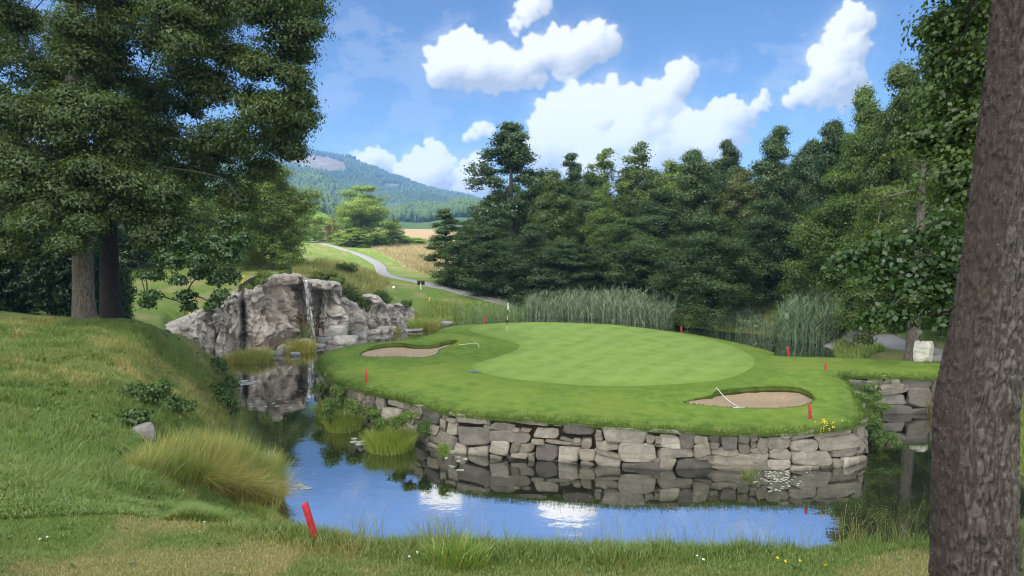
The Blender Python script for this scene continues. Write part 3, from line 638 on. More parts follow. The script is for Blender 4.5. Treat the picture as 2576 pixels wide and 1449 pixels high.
def dry_wall(path, top, z0, seed, label, cat, keep=100, cell=0.145, wmax=13, mat=None):
    rng = rs(seed); P = smooth_closed(path, 0.05, closed=False); seg = np.linalg.norm(np.diff(P, axis=0), axis=1); S = np.concatenate([[0], np.cumsum(seg)]); L = S[-1]
    nx = int(L / cell); H = max(top(P[i][0], P[i][1]) for i in range(0, len(P), 20)) - z0; nz = int(round(H / cell))
    occ = np.zeros((nz, nx), bool); st = []
    for z in range(nz):
        x = 0
        while x < nx:
            if occ[z, x]: x += 1; continue
            free = 0
            while x + free < nx and not occ[z, x + free]: free += 1
            big = rng.random()
            w = int(rng.integers(5, wmax + 1)) if big < 0.70 else int(rng.integers(2, 5)); h = int(rng.integers(3, 6)) if big < 0.36 else int(rng.integers(1, 4)) if big < 0.85 else int(rng.integers(1, 3))
            if w < 4 and h > 3: h = 3
            w = min(w, free); 
            if free - w == 1: w = free
            if w <= 2: h = min(h, 2)
            h = min(h, nz - z)
            if nz - z - h == 1 and rng.random() < 0.5: h += 1
            occ[z:z + h, x:x + w] = True; st.append((x, z, w, h)); x += w
    root = thing('stone_wall', label, cat, (P[len(P) // 2][0], P[len(P) // 2][1], 0)); loc = np.array(root.location)
    st.sort(key=lambda q: -q[2] * q[3]); small = MB(); k = 0
    for (x, z, w, h) in st:
        s = (x + w / 2) * cell; i = min(int(np.searchsorted(S, s)), len(P) - 2); t = unit((P[min(i + 6, len(P) - 1)] - P[max(i - 6, 0)])[None])[0]; nrm = np.array([t[1], -t[0]])
        zc = z0 + (z + h / 2) * cell; tz = top(P[i][0], P[i][1])
        if zc > tz + 0.02: continue
        sx_, sz_ = w * cell * rng.uniform(1.0, 1.08), h * cell * rng.uniform(1.02, 1.15); dep = 0.42 + 0.1 * rng.random()
        if zc + sz_ / 2 > tz + 0.03: sz_ = max(0.12, 2 * (tz + 0.02 - zc))
        q = stone((sx_, dep, sz_), rng, k=rng.uniform(6, 14), warp=0.30 if w > 3 else 0.40, rough=0.035 + 0.014 * min(w, h))
        q[:, 1] = np.clip(q[:, 1], -.34 * dep, .4 * dep) + .05 * (q[:, 2] * rng.normal(0, 1.6) + q[:, 0] * rng.normal(0, 1.0)) + (fbm(q[:, 0] * 3 + k, q[:, 2] * 5, 0, 4, 3) - .5) * .07
        q = q @ np.array([[math.cos(a := rng.normal(0, 0.075 if w < 8 else 0.04)), 0, -math.sin(a)], [0, 1, 0], [math.sin(a), 0, math.cos(a)]]).T
        out = rng.uniform(-0.12, 0.12) - 0.05 * (zc - z0)
        v = np.stack([q[:, 0] * t[0] + (q[:, 1] + 0) * -nrm[0], q[:, 0] * t[1] + q[:, 1] * -nrm[1], q[:, 2]], 1)
        c = np.array([P[i][0] + nrm[0] * out, P[i][1] + nrm[1] * out, zc])
        if k < keep and w * h >= 6:
            b = MB(); b.add(v, CUBE_F); o = b.obj('stone', mat or STONE_WALL, root, smooth=True); o.location = tuple(c - loc); k += 1
        else: small.add(v + c - loc, CUBE_F, rnd=rng.random())
    if small.n:
        o = small.obj('small_stones', STONE_SMALL, root, smooth=True); o['kind'] = 'stuff'
    return root
STONE_SMALL = stone_mat('packing_stone', (0.155, 0.142, 0.118), (0.23, 0.215, 0.18), (0.10, 0.095, 0.08), use_obj=False)
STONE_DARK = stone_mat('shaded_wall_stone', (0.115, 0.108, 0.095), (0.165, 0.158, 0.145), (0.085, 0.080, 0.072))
_ip = lambda u, v: on_isl(u, v)[:2]
dry_wall([_ip(u, v) for u, v in ((800, 905), (812, 925), (830, 943), (900, 969), (1000, 991), (1130, 1027), (1250, 1039), (1400, 1048), (1600, 1065), (1800, 1075), (2000, 1076), (2140, 1061), (2172, 1040), (2165, 1000), (2148, 968))],
         lambda x, y: float(isl_z(x, y)) - 0.20, -0.45, 21, 'long curved dry stone retaining wall holding up the near edge of the island', 'stone wall', 100)
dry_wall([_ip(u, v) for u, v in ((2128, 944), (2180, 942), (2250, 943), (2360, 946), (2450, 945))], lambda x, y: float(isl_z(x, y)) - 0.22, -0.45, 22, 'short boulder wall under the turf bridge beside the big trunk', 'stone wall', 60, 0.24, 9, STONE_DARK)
# low edging of stones at the back rim and at the pond side below the left bank
def boulder(c, size, rng, name, label, cat, mat, rz=0.0, group=None, k=4.0, warp=0.3, rough=0.09):
    q = stone(size, rng, k=k, warp=warp, rough=rough); ca, sa = math.cos(rz), math.sin(rz)
    q = q @ np.array([[ca, sa, 0], [-sa, ca, 0], [0, 0, 1]]); b = MB(); b.add(q, CUBE_F)
    o = b.obj(name, mat, smooth=True); o.location = tuple(c); return tag(o, label, cat, group)
ROCK = stone_mat('shore_rock', (0.20, 0.195, 0.185), (0.34, 0.33, 0.31), (0.14, 0.15, 0.16)); PALE = stone_mat('pale_boulder', (0.56, 0.55, 0.50), (0.58, 0.57, 0.53), (0.52, 0.52, 0.48))
def build_rocks():
    rng = rs(33)
    L = [(845, 842, 48, 40, 'upright grey rock at the cliff foot right of the waterfall'), (868, 858, 60, 22, 'flat slanting grey slab lying in front of the upright rock'), (905, 845, 40, 16, 'broad flat rock in the middle of the shore line of stones'), (925, 838, 30, 14, 'low rounded shore rock below the cliff bushes'), (945, 836, 26, 14, 'small grey rock among the shore stones'), (962, 832, 30, 18, 'angular rock beside the yellow grass tuft at the cliff foot'),
         (985, 828, 26, 12, 'thin slab rock at the right end of the shore stones'), (1018, 826, 22, 20, 'pale blue grey rock at the water by the yellow green sedge'), (1040, 832, 50, 7, 'long flat stone lying in the stream mouth'), (815, 858, 36, 14, 'dark wet slab in the shallow water under the waterfall'), (800, 872, 30, 10, 'half sunk slab in the pool below the waterfall'), (765, 868, 34, 26, 'tilted grey slab beside the tall sedge at the cliff foot'), (720, 880, 44, 18, 'dark rock at the pool edge right of the big grass clump'), (690, 890, 40, 12, 'low wet rock beside the grass clump under the cliff'), (742, 893, 26, 10, 'small flat stone in the pool before the cliff'), (885, 852, 28, 12, 'small stone between the flat slabs on the shore'), (835, 862, 26, 9, 'little stone at the water line of the rocky shore'), (890, 838, 26, 12, 'back row shore stone against the cliff'), (1000, 836, 24, 7, 'thin stone at the stream mouth'), (1125, 818, 26, 6, 'flat pale stone set in the island rim at the back left')]
    for u, v, w, h, lab in L:
        p = PZ(u, v + h * 0.35, 0.0); s = p[1] / FPX
        if v < 820: p = on_isl(u, v); 
        boulder((p[0], p[1] + 0.3, p[2] + h * s * 0.28), (w * s, w * s * 0.75, h * s * 1.25), rng, 'shore_rock', lab, 'rock', ROCK, rng.uniform(-.5, .5), 'rocks along the shore below the cliff')
    p = on_isl(2330, 912); boulder((p[0], p[1] + 0.3, p[2] + 0.50), (0.86, 0.9, 1.28), rng, 'boulder', 'white upright angular boulder on the grass right of the tree trunk', 'boulder', PALE, 0.75, k=9, warp=0.16, rough=0.05)
    p = on_ground(2557, 962, 20); boulder((p[0] + 0.1, p[1] + 0.3, p[2] + 0.42), (0.62, 0.6, 1.2), rng, 'stone_post', 'pale grey stone post beside the path to the right of the big trunk', 'stone post', PALE, 0.3, k=8, warp=0.14, rough=0.03)
    p = on_ground(366, 1106, 12); boulder((p[0] - .1, p[1], p[2] + 0.06), (0.8, 0.7, .95), rng, 'boulder', 'grey boulder between the brambles and the big tussock on the left bank', 'boulder', ROCK, 0.4, k=3.5)
build_rocks()

# ------------------------------------------------------------------ waterfall cliff
def build_cliff():
    bu = [(424, 50.5), (455, 52), (500, 53.2), (560, 53.8), (640, 54.6), (690, 55.6), (728, 59.2), (770, 60.4), (820, 60.2), (862, 61.2), (905, 63.6), (960, 64.4), (1005, 66), (1045, 68.6)]
    P = smooth_closed([XD(u, D, 1.0) for u, D in bu], 0.06, closed=False); n = len(P); us, _ = proj(np.concatenate([P, np.full((n, 1), 0.5)], 1))
    tv = np.array([(424, 836), (440, 826), (470, 812), (505, 790), (540, 766), (566, 762), (592, 742), (605, 746), (622, 736), (640, 735), (662, 716), (684, 700), (700, 697), (735, 693), (752, 697), (770, 703), (800, 709), (850, 714), (858, 735), (875, 752), (902, 772), (918, 750), (935, 744), (955, 752), (968, 771), (1000, 768), (1020, 766), (1040, 768), (1046, 776)], float)
    vt = np.interp(us, tv[:, 0], tv[:, 1]) + (fbm(us * 0.05, 0 * us, 0, 4, 2) - 0.5) * 9
    ztop = zat(vt, P[:, 1]); zb = np.interp(us, [424, 470, 520, 1030, 1046], [-0.3, -0.4, -0.4, -0.4, -0.2])
    t = unit(np.gradient(P, axis=0)); nr = np.stack([t[:, 1], -t[:, 0]], 1)
    m = 96; h = np.linspace(0, 1, m); S = np.cumsum(np.r_[0, np.linalg.norm(np.diff(P, axis=0), axis=1)])
    HH = zb[None] + (ztop - zb)[None] * h[:, None]; SS = np.broadcast_to(S[None], HH.shape); U = np.broadcast_to(us[None], HH.shape)
    def g(c, w): return np.exp(-((U - c) / w) ** 2)
    base = -0.75 * h[:, None] ** 1.3 * np.ones_like(HH)
    big = (ridged(SS * 0.28, HH * 0.10, 0, 3, 71) - 0.5) * 1.7
    md = (ridged(SS * 0.75, HH * 0.45 + SS * 0.1, 0, 4, 73) - 0.5) * 0.85
    # bedding blocks: cellular steps make broken faces
    blk = np.zeros_like(HH); rng = rs(9)
    cx = rng.uniform(0, S[-1], 150); cyy = rng.uniform(-0.4, 5.6, 150); cval = rng.uniform(-0.30, 0.30, 150); ct = rng.normal(0, .30, (150, 2))
    wx = SS + (fbm(SS * 1.3, HH * 1.3, 0, 3, 4) - .5) * 0.9; wz = HH + (fbm(SS * 1.3 + 40, HH * 1.3, 0, 3, 6) - .5) * 0.9
    d1 = np.full(HH.shape, 1e9); d2 = d1.copy(); 
    for i in range(150):
        d = ((wx - cx[i]) * 1.7) ** 2 + ((wz - cyy[i]) * 0.62) ** 2; val = cval[i] + (wx - cx[i]) * ct[i, 0] + (wz - cyy[i]) * ct[i, 1]
        nn = d < d1; d2 = np.where(nn, d1, np.minimum(d2, d)); blk = np.where(nn, val, blk); d1 = np.where(nn, d, d1)
    crack = sstep(0.09, 0.0, np.sqrt(d2) - np.sqrt(d1))
    fin = (ridged(SS * 1.5, HH * 0.22, 0, 4, 77) - 0.5) * 0.55 + (fbm(SS * 3.2, HH * 2.4, 0, 5, 75) - 0.5) * 0.55 + (ridged(SS * 2.0, HH * 1.2, 0, 4, 78) - 0.5) * 0.38
    cleft = -0.95 * g(614, 9) * sstep(0.04, 0.35, h)[:, None] - 0.5 * g(578, 8) * sstep(0.2, 0.6, h)[:, None] - 0.5 * g(700, 12) - 0.6 * g(868, 10)
    rec = -0.9 * np.exp(-((U - 775) / 42) ** 4) * sstep(0.93, 0.82, h)[:, None] * sstep(-0.2, 0.3, h)[:, None]
    cap = 0.85 * sstep(0.86, 0.90, h)[:, None] * (np.exp(-((U - 780) / 92) ** 6)) + 0.35 * sstep(0.80, 0.9, h)[:, None] * np.exp(-((U - 945) / 35) ** 4) + 0.3 * sstep(0.84, .93, h)[:, None] * np.exp(-((U - 560) / 80) ** 4)
    ledge = 0.8 * g(700, 26) * np.exp(-((h[:, None] - 0.26) / 0.16) ** 2) + 0.7 * g(470, 40) * (1 - h)[:, None] + 0.55 * g(655, 24) * (1 - h)[:, None] ** 2
    disp = base + big + md + blk - 0.12 * crack + fin + cleft + rec + cap + ledge
    X = P[None, :, 0] + nr[None, :, 0] * disp; Y = P[None, :, 1] + nr[None, :, 1] * disp
    top_d = disp[-1]; rows = [np.stack([X, Y, HH], -1)]; capz = []
    for k, (back, rise) in enumerate(((0.12, 0.10), (0.35, 0.16), (0.8, 0.16), (1.4, 0.05), (2.1, -0.15), (3.0, -0.7), (3.2, -3.5))):
        dd = top_d * max(0, 1 - back) - back
        z = ztop + rise + (fbm(S * 1.4, np.full(n, back * 2.0), 0, 4, 80) - 0.5) * 0.45 * (k < 5)
        rows.append(np.stack([P[:, 0] + nr[:, 0] * dd, P[:, 1] + nr[:, 1] * dd, z], -1)[None])
    V = np.concatenate(rows, 0); nrw = V.shape[0]
    def ext(a, last): return np.concatenate([a, np.repeat(last[None] if np.ndim(last) else np.full((1, n), last), nrw - m, 0)], 0)
    hh = h[:, None]
    wet = np.clip(1.1 * g(614, 7) * sstep(0.98, 0.8, hh) + 0.75 * g(604, 5) * sstep(.5, .3, hh) + 0.8 * g(757, 5) * sstep(0.75, 0.95, hh) + 0.55 * np.exp(-((U - 775) / 20) ** 2) * sstep(0.9, 0.3, hh) + 0.6 * sstep(0.10, 0.03, hh) + 0.8 * g(715, 10) * np.exp(-((hh - .18) / .1) ** 2), 0, 1)
    rust = np.clip(0.9 * np.exp(-((U - 778) / 32) ** 2) * sstep(0.62, 0.15, hh) + 0.5 * g(680, 25) * sstep(0.3, 0.05, hh) + 0.35 * np.exp(-((U - 730) / 60) ** 2) + 0.4 * g(640, 25) * sstep(0.35, 0.1, hh), 0, 1)
    b = MB(); b.add(V.reshape(-1, 3), grid_faces(nrw, n), wet=ext(wet, wet[-1] * 0.3).ravel(), rust=ext(rust, rust[-1] * 0.2).ravel(), crack=ext(crack, 0.0).ravel())
    mt, nt = newmat('cliff_rock'); T = NT(nt); p = T.pos(); ps = T.scaled(p, (1.0, 1.0, 0.22))
    n1 = T.noise(ps, 1.3, 6.0, 0.6, 0.6); n2 = T.noise(p, 5.0, 7.0, 0.7); n3 = T.noise(p, 24.0, 5.0, 0.75)
    c = T.mix(T.mapr(n1, 0.34, 0.64), (0.195, 0.190, 0.184), (0.35, 0.328, 0.292)); c = T.mix(T.mapr(n2, 0.52, 0.68), c, (0.40, 0.375, 0.335)); c = T.mix(T.mapr(n2, 0.44, 0.30), c, (0.13, 0.125, 0.12))
    c = T.mix(T.math('MULTIPLY', T.attr('rust'), T.mapr(n2, 0.25, 0.6)), c, (0.31, 0.195, 0.095))
    c = T.mix(T.math('MULTIPLY', T.attr('crack'), 0.35), c, (0.075, 0.07, 0.065))
    wf = T.math('MULTIPLY', T.attr('wet'), T.mapr(n2, 0.2, 0.55)); c = T.mix(wf, c, (0.028, 0.025, 0.024))
    T.out(T.bsdf(c, T.mapr(wf, 0, 1, 0.85, 0.25), 0.35, T.bump(T.math('ADD', n2, T.math('MULTIPLY', n3, 0.5)), 0.8, 0.10)))
    tag(b.obj('rock_cliff', mt, smooth=False), 'long grey artificial rock cliff with overhanging cap slabs at the waterfall pool', 'cliff')
    # the falling water
    i = int(np.argmin(np.abs(us - 766))); nn = nr[i]; base = P[i]
    rng = rs(12); b = MB(); zt = ztop[i] - 0.05; k = 60; f = np.linspace(0, 1, k); zz = zt - f ** 1.15 * (zt + 0.1)
    cols = 15; w = np.interp(f, [0, 0.05, .3, 1], [0.42, 0.32, 0.42, 0.64]); q = np.linspace(-.5, .5, cols)
    out = 0.75 + 0.75 * np.sqrt(f) + 0.1 * f; drift = 0.62 * np.sqrt(f) * 0.75
    jit = (fbm(q[None] * 9 + 5, f[:, None] * 3.5, 0, 3, 5) - 0.5) * 0.22
    V = np.stack([base[0] + nn[0] * (out[:, None] + jit) + (q[None] * w[:, None] + drift[:, None]) * t[i][0], base[1] + nn[1] * (out[:, None] + jit) + (q[None] * w[:, None] + drift[:, None]) * t[i][1], np.broadcast_to(zz[:, None], jit.shape)], -1)
    F = grid_faces(k, cols); fc = V.reshape(-1, 3)[F].mean(1); r_, c_ = np.divmod(np.arange(len(F)), cols - 1)
    hole = fbm(c_ * 0.75, r_ * 0.085, 0, 3, 91) > np.interp(r_ / k, [0, .25, .6, 1], [0.76, 0.62, 0.53, 0.50])
    b.add(V.reshape(-1, 3), F[~hole])
    nd = 420; fd = rng.uniform(0.1, 1, nd); sp = rng.normal(0, 0.22, nd); c0 = np.stack([base[0] + nn[0] * (1 + .7 * np.sqrt(fd)) + t[i][0] * (sp + .5 * np.sqrt(fd)), base[1] + nn[1] * (1 + .7 * np.sqrt(fd)) + t[i][1] * (sp + .5 * np.sqrt(fd)), zt - fd * zt], 1)
    for s in (0, 1):
        dx = np.array([0.022, 0, 0]); dz = rng.uniform(0.03, 0.13, nd)[:, None] * np.array([0, 0, 1.0])
        if s == 0: b.add(np.stack([c0 - dx, c0 - dz, c0 + dx, c0 + dz], 1).reshape(-1, 3), np.arange(nd * 4).reshape(-1, 4))
    mw, nt = newmat('falling_water'); T = NT(nt)
    d = T.n('ShaderNodeBsdfDiffuse', Color=(0.80, 0.84, 0.88, 1)); tr = T.n('ShaderNodeBsdfTransparent'); gl = T.n('ShaderNodeBsdfGlossy', Roughness=0.15)
    a = T.n('ShaderNodeMixShader', i0=0.35, i1=d, i2=gl); T.out(T.n('ShaderNodeMixShader', i0=T.mapr(T.noise(T.scaled(T.pos(), (9, 9, 1.6)), 1.0, 3.0), 0.38, 0.62, 0.05, 0.75), i1=tr, i2=a))
    tag(b.obj('waterfall', mw), 'thin white waterfall dropping from the cliff lip into the pool', 'waterfall')
    return P, us, ztop
CLIFF = build_cliff()
def cliff_top(u, back=0.8):
    P, us, zt = CLIFF; i = int(np.argmin(np.abs(us - u))); return np.array([P[i][0], P[i][1] + back, zt[i] + 0.05])

# ------------------------------------------------------------------ foliage and trees
LEAF = leaf_mat('leaf_green', (0.034, 0.062, 0.018), (0.108, 0.158, 0.042), 0.40, 0.022)
LEAF_BIG = leaf_mat('leaf_glossy', (0.030, 0.062, 0.018), (0.075, 0.125, 0.030), 0.36, 0.03)
GRASS = leaf_mat('grass_blade', (0.080, 0.145, 0.032), (0.33, 0.265, 0.130), 0.30, 0.03)
REED = leaf_mat('reed_blade', (0.105, 0.155, 0.085), (0.210, 0.265, 0.160), 0.28, 0.05)
def bark_mat(name, c1, c2, sc=1.0, lichen=0.0, stain=False):
    m, nt = newmat(name); T = NT(nt); p = T.pos(); ps = T.scaled(p, (1.0, 1.0, 0.38))
    n1 = T.noise(ps, 16.0 * sc, 6.0, 0.7, 0.5); n2 = T.noise(p, 1.2 * sc, 4.0); n3 = T.noise(p, 55.0 * sc, 4.0, 0.7)
    c = T.mix(T.mapr(n1, 0.3, 0.72), c1, c2); c = T.mix(1.0, c, T.mix(n2, (0.75, 0.75, 0.75), (1.25, 1.25, 1.25)), 'MULTIPLY')
    if stain: c = T.mix(T.mapr(T.attr('furrow'), 0.25, 0.75), c, T.mix(1.0, c, (0.58, 0.55, 0.53), 'MULTIPLY'))
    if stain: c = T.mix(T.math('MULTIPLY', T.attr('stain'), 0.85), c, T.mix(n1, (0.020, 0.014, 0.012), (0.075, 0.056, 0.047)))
    if lichen:
        l = T.math('MULTIPLY', T.mapr(n3, 0.635, 0.67), T.mapr(n2, 0.35, 0.65, 0.35, 1.0)); c = T.mix(T.math('MULTIPLY', l, lichen), c, (0.40, 0.40, 0.38))
    T.out(T.bsdf(c, 0.9, 0.2, T.bump(T.math('ADD', n1, T.math('MULTIPLY', n3, 0.4)), 0.8, 0.03 / sc)))
    return m
BARK = bark_mat('bark_brown', (0.050, 0.043, 0.036), (0.170, 0.150, 0.126), 0.8, 0.5)
BARK_DARK = bark_mat('bark_dark', (0.018, 0.016, 0.014), (0.060, 0.054, 0.048), 0.8)
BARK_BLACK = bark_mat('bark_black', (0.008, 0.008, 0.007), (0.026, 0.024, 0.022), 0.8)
BARK_NEAR = bark_mat('bark_near', (0.052, 0.046, 0.042), (0.128, 0.116, 0.106), 1.6, 0.95, True)

def sprays(blobs, rng, per, cl_r, n_leaf, L, Wd, flat=0.42, shell=0.55, up=0.55, tint_k=0.5):
    """leaf sprays filling ellipsoid blobs (M,6); returns leaf mesh arrays and the spray centres"""
    B = np.asarray(blobs, float); M = len(B); per = np.broadcast_to(np.asarray(per, int), (M,)); bi = np.repeat(np.arange(M), per); N = len(bi)
    d = unit(rng.normal(0, 1, (N, 3))); rr = (shell + (1 - shell) * rng.random(N)) * np.where(rng.random(N) < 0.2, rng.random(N), 1)
    c = B[bi, :3] + d * rr[:, None] * B[bi, 3:]
    bt = rng.uniform(-0.22, 0.22, M)[bi] + 0.16 * d[:, 2] + rng.normal(0, 0.10, N)
    k = n_leaf; li = np.repeat(np.arange(N), k); o = rng.normal(0, 1, (N * k, 3)) * np.array([1, 1, flat]) * cl_r * 0.6
    o[:, 2] -= 0.14 * (o[:, 0] ** 2 + o[:, 1] ** 2) / max(cl_r, 1e-6)
    lc = c[li] + o; bias = d[li] * 0.7 + o / (cl_r * 1.2) + np.array([0, 0, up])
    s = rng.uniform(0.7, 1.3, N * k)
    v, f = leaves(lc, L * s, Wd * s, bias, rng)
    tn = np.clip(0.42 + tint_k * bt[li] + rng.normal(0, 0.09, N * k), 0, 1)
    return v, f, np.repeat(tn, 4), c, bi
def limb(a, b, r0, r1, rng, sag=0.12, seg=7, sides=6):
    t = np.linspace(0, 1, seg)[:, None]; L = np.linalg.norm(b - a); m = (a + b) / 2 + np.array([0, 0, L * sag]) + rng.normal(0, 0.05 * L, 3)
    p = (1 - t) ** 2 * a + 2 * t * (1 - t) * m + t * t * b; p[1:-1] += rng.normal(0, 0.012 * L, (seg - 2, 3))
    return tube(p, np.linspace(r0, r1, seg), sides)
def tree_meshes(name, trunk, tr, blobs, rng, leafmat, barkmat, per=12, cl_r=0.6, n_leaf=40, L=0.3, Wd=0.2, sides=10, attach=None, flat=0.42, shell=0.55, twig=0.35, limb_r=0.30, up=0.55):
    trunk = np.asarray(trunk, float); tr = np.broadcast_to(np.asarray(tr, float), (len(trunk),)); w = MB(); v, f = tube(trunk, tr, sides); w.add(v, f)
    lv, lf, lt, c, bi = sprays(blobs, rng, per, cl_r, n_leaf, L, Wd, flat, shell, up)
    zt = trunk[:, 2]; z0 = zt[0]; H = zt.max() - z0
    C = np.array([q[:3] for q in blobs]); ax = np.stack([np.interp(C[:, 2], zt, trunk[:, 0]), np.interp(C[:, 2], zt, trunk[:, 1])], 1); hdist = np.hypot(C[:, 0] - ax[:, 0], C[:, 1] - ax[:, 1])
    par = np.full(len(C), -1); att = {}; done = []; order = np.argsort(hdist)
    for i in order:                              # limbs fork outward: each bough springs from the nearest one inside it
        za = np.clip(C[i, 2] - 0.6 * hdist[i], z0 + H * (0.16 if attach is None else attach), zt.max() - 0.02 * H); k = int(np.argmin(np.abs(zt - za))); best = np.linalg.norm(C[i] - trunk[k]); att[i] = k
        for j in done:
            dd = np.linalg.norm(C[i] - C[j]) * 1.15 + max(0, C[j, 2] - C[i, 2] - .5) * .6
            if dd < best: best = dd; par[i] = j
        done.append(i)
    cnt = np.ones(len(C))
    for i in order[::-1]:
        if par[i] >= 0: cnt[par[i]] += cnt[i]
    for i, bb in enumerate(blobs):
        p = C[i]; r = min(0.03 + limb_r * 0.55 * math.sqrt(cnt[i] / len(C)), tr[att[i]] * .7); a = trunk[att[i]] if par[i] < 0 else C[par[i]]
        v, f = limb(a, p, r, max(0.018, r * 0.55), rng, .10 if par[i] < 0 else .03); w.add(v, f)
        cc = c[bi == i]; sel = cc[rng.random(len(cc)) < twig]
        for q in sel: v, f = limb(p, q, max(0.014, r * 0.22), 0.008, rng, 0.05, 4, 4); w.add(v, f)
    b = MB(); b.add(lv, lf, tint=lt)
    return w.mesh(name + '_trunk', barkmat, True), b.mesh(name + '_crown', leafmat)
def tree_thing(name, label, cat, loc, tm, cm, color, group=None, scale=None, rz=0.0):
    t = thing(name, label, cat, loc, group); t.rotation_euler = (0, 0, rz)
    if scale: t.scale = scale
    a = link('trunk', tm, t); c = link('crown', cm, t); c.color = (color[0], color[1], color[2], 1)
    return t
TOPR = 0.17
def profile_blobs(H, R, base, rng, nb, shape, rel=0.40, flat=0.55, lean=0.0):
    out = []
    for i in range(nb):
        t = ((i + rng.random()) / nb) ** 0.82; z = base + (H - base) * (t * .8 + .2 * rng.random())
        pr = max(shape(t), TOPR) * R; a = i * 2.39996 + rng.uniform(-.5, .5); rad = pr * rng.uniform(0.25, 0.85)
        rb = max(0.85 if t < .85 else .6, pr * rel * rng.uniform(0.6, 1.35)); out.append((rad * math.cos(a), rad * math.sin(a), z - 0.25 * rb, rb, rb, rb * flat))
    return out
def variant(name, seed, H, R, base, nb, shape, per, cl_r, n_leaf, L, Wd, rel=0.46, flat=0.85, trunk_r=0.28, bark=None, shell=0.5, twig=0.2):
    rng = rs(seed); bl = profile_blobs(H, R, base, rng, nb, shape, rel, flat)
    k = 12; z = np.linspace(-0.4, H * 0.86, k); tk = np.stack([np.cumsum(rng.normal(0, 0.05, k)), np.cumsum(rng.normal(0, 0.05, k)), z], 1); tk[0, :2] = 0
    return tree_meshes(name, tk, trunk_r * np.clip(1 - z / H, 0.05, 1) ** 0.8 + 0.02, bl, rng, LEAF, bark or BARK_DARK, per, cl_r, n_leaf, L, Wd, 8, flat=0.62, shell=shell, twig=twig, up=0.3)
def sh_cone(t): return (1 - t) ** 0.52 * min(1, 0.6 + 2.2 * t)
def sh_oval(t): return math.sin(math.pi * min(1, 0.12 + 0.88 * t) ** 0.85) ** 0.7
def sh_broad(t): return min(1.0, 0.75 + t) * (1 - t ** 3.0) ** 0.7
def sh_oak(t): return (0.95 - 0.25 * t) * (1 - t ** 4) ** 0.5 * (0.8 + 0.25 * math.sin(t * 14))
V = {}
V['alder'] = variant('alder', 101, 20, 4.6, 1.0, 66, sh_cone, 12, 0.68, 76, 0.22, 0.145)
V['alder2'] = variant('alder2', 102, 20, 4.6, 0.8, 62, sh_oval, 14, 0.70, 80, 0.23, 0.15)
V['broad'] = variant('broad', 103, 18, 6.0, 0.9, 50, sh_broad, 17, 0.76, 76, 0.23, 0.15)
V['sparse'] = variant('sparse', 104, 20, 3.6, 9.0, 30, sh_oval, 8, 0.55, 18, 0.30, 0.17, rel=0.36, trunk_r=0.2, shell=0.3, twig=0.6)
V['oak'] = variant('oak', 105, 24, 6.2, 7.0, 46, sh_oak, 14, 0.62, 38, 0.28, 0.20, rel=0.34, trunk_r=0.42, twig=0.5)
V['spire'] = variant('spire', 106, 20, 3.4, 1.5, 46, sh_cone, 12, 0.5, 34, 0.32, 0.16, flat=0.45)
V['round'] = variant('round', 107, 10, 4.6, 0.6, 34, sh_broad, 18, 0.55, 34, 0.30, 0.21)
def place_tree(kind, u, D, top, width, color, label, group=None, name='tree', z=None, cat='tree', seed=0):
    H0 = {'alder': 20, 'alder2': 20, 'broad': 18, 'sparse': 20, 'oak': 24, 'spire': 20, 'round': 10}[kind]; R0 = {'alder': 4.6, 'alder2': 4.6, 'broad': 6.0, 'sparse': 3.6, 'oak': 6.2, 'spire': 3.4, 'round': 4.6}[kind]
    x, y = XD(u, D, 4); zz = gz(x, y) if z is None else z; H = zat(top, D) - zz; Rw = width / 2 / FPX * D
    s = Rw / R0 * 1.22; sz = H / H0 / 1.0
    return tree_thing(name, label, cat, (x, y, zz - 0.1), V[kind][0], V[kind][1], color, group, (s, s, sz), rs(int(u * 7 + D)).uniform(0, 6.28))
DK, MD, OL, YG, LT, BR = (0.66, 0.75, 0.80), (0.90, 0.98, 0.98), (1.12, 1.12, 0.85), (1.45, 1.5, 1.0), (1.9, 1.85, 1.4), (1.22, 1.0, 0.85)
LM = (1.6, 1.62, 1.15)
WOOD = 'trees of the wood behind the reed bed'
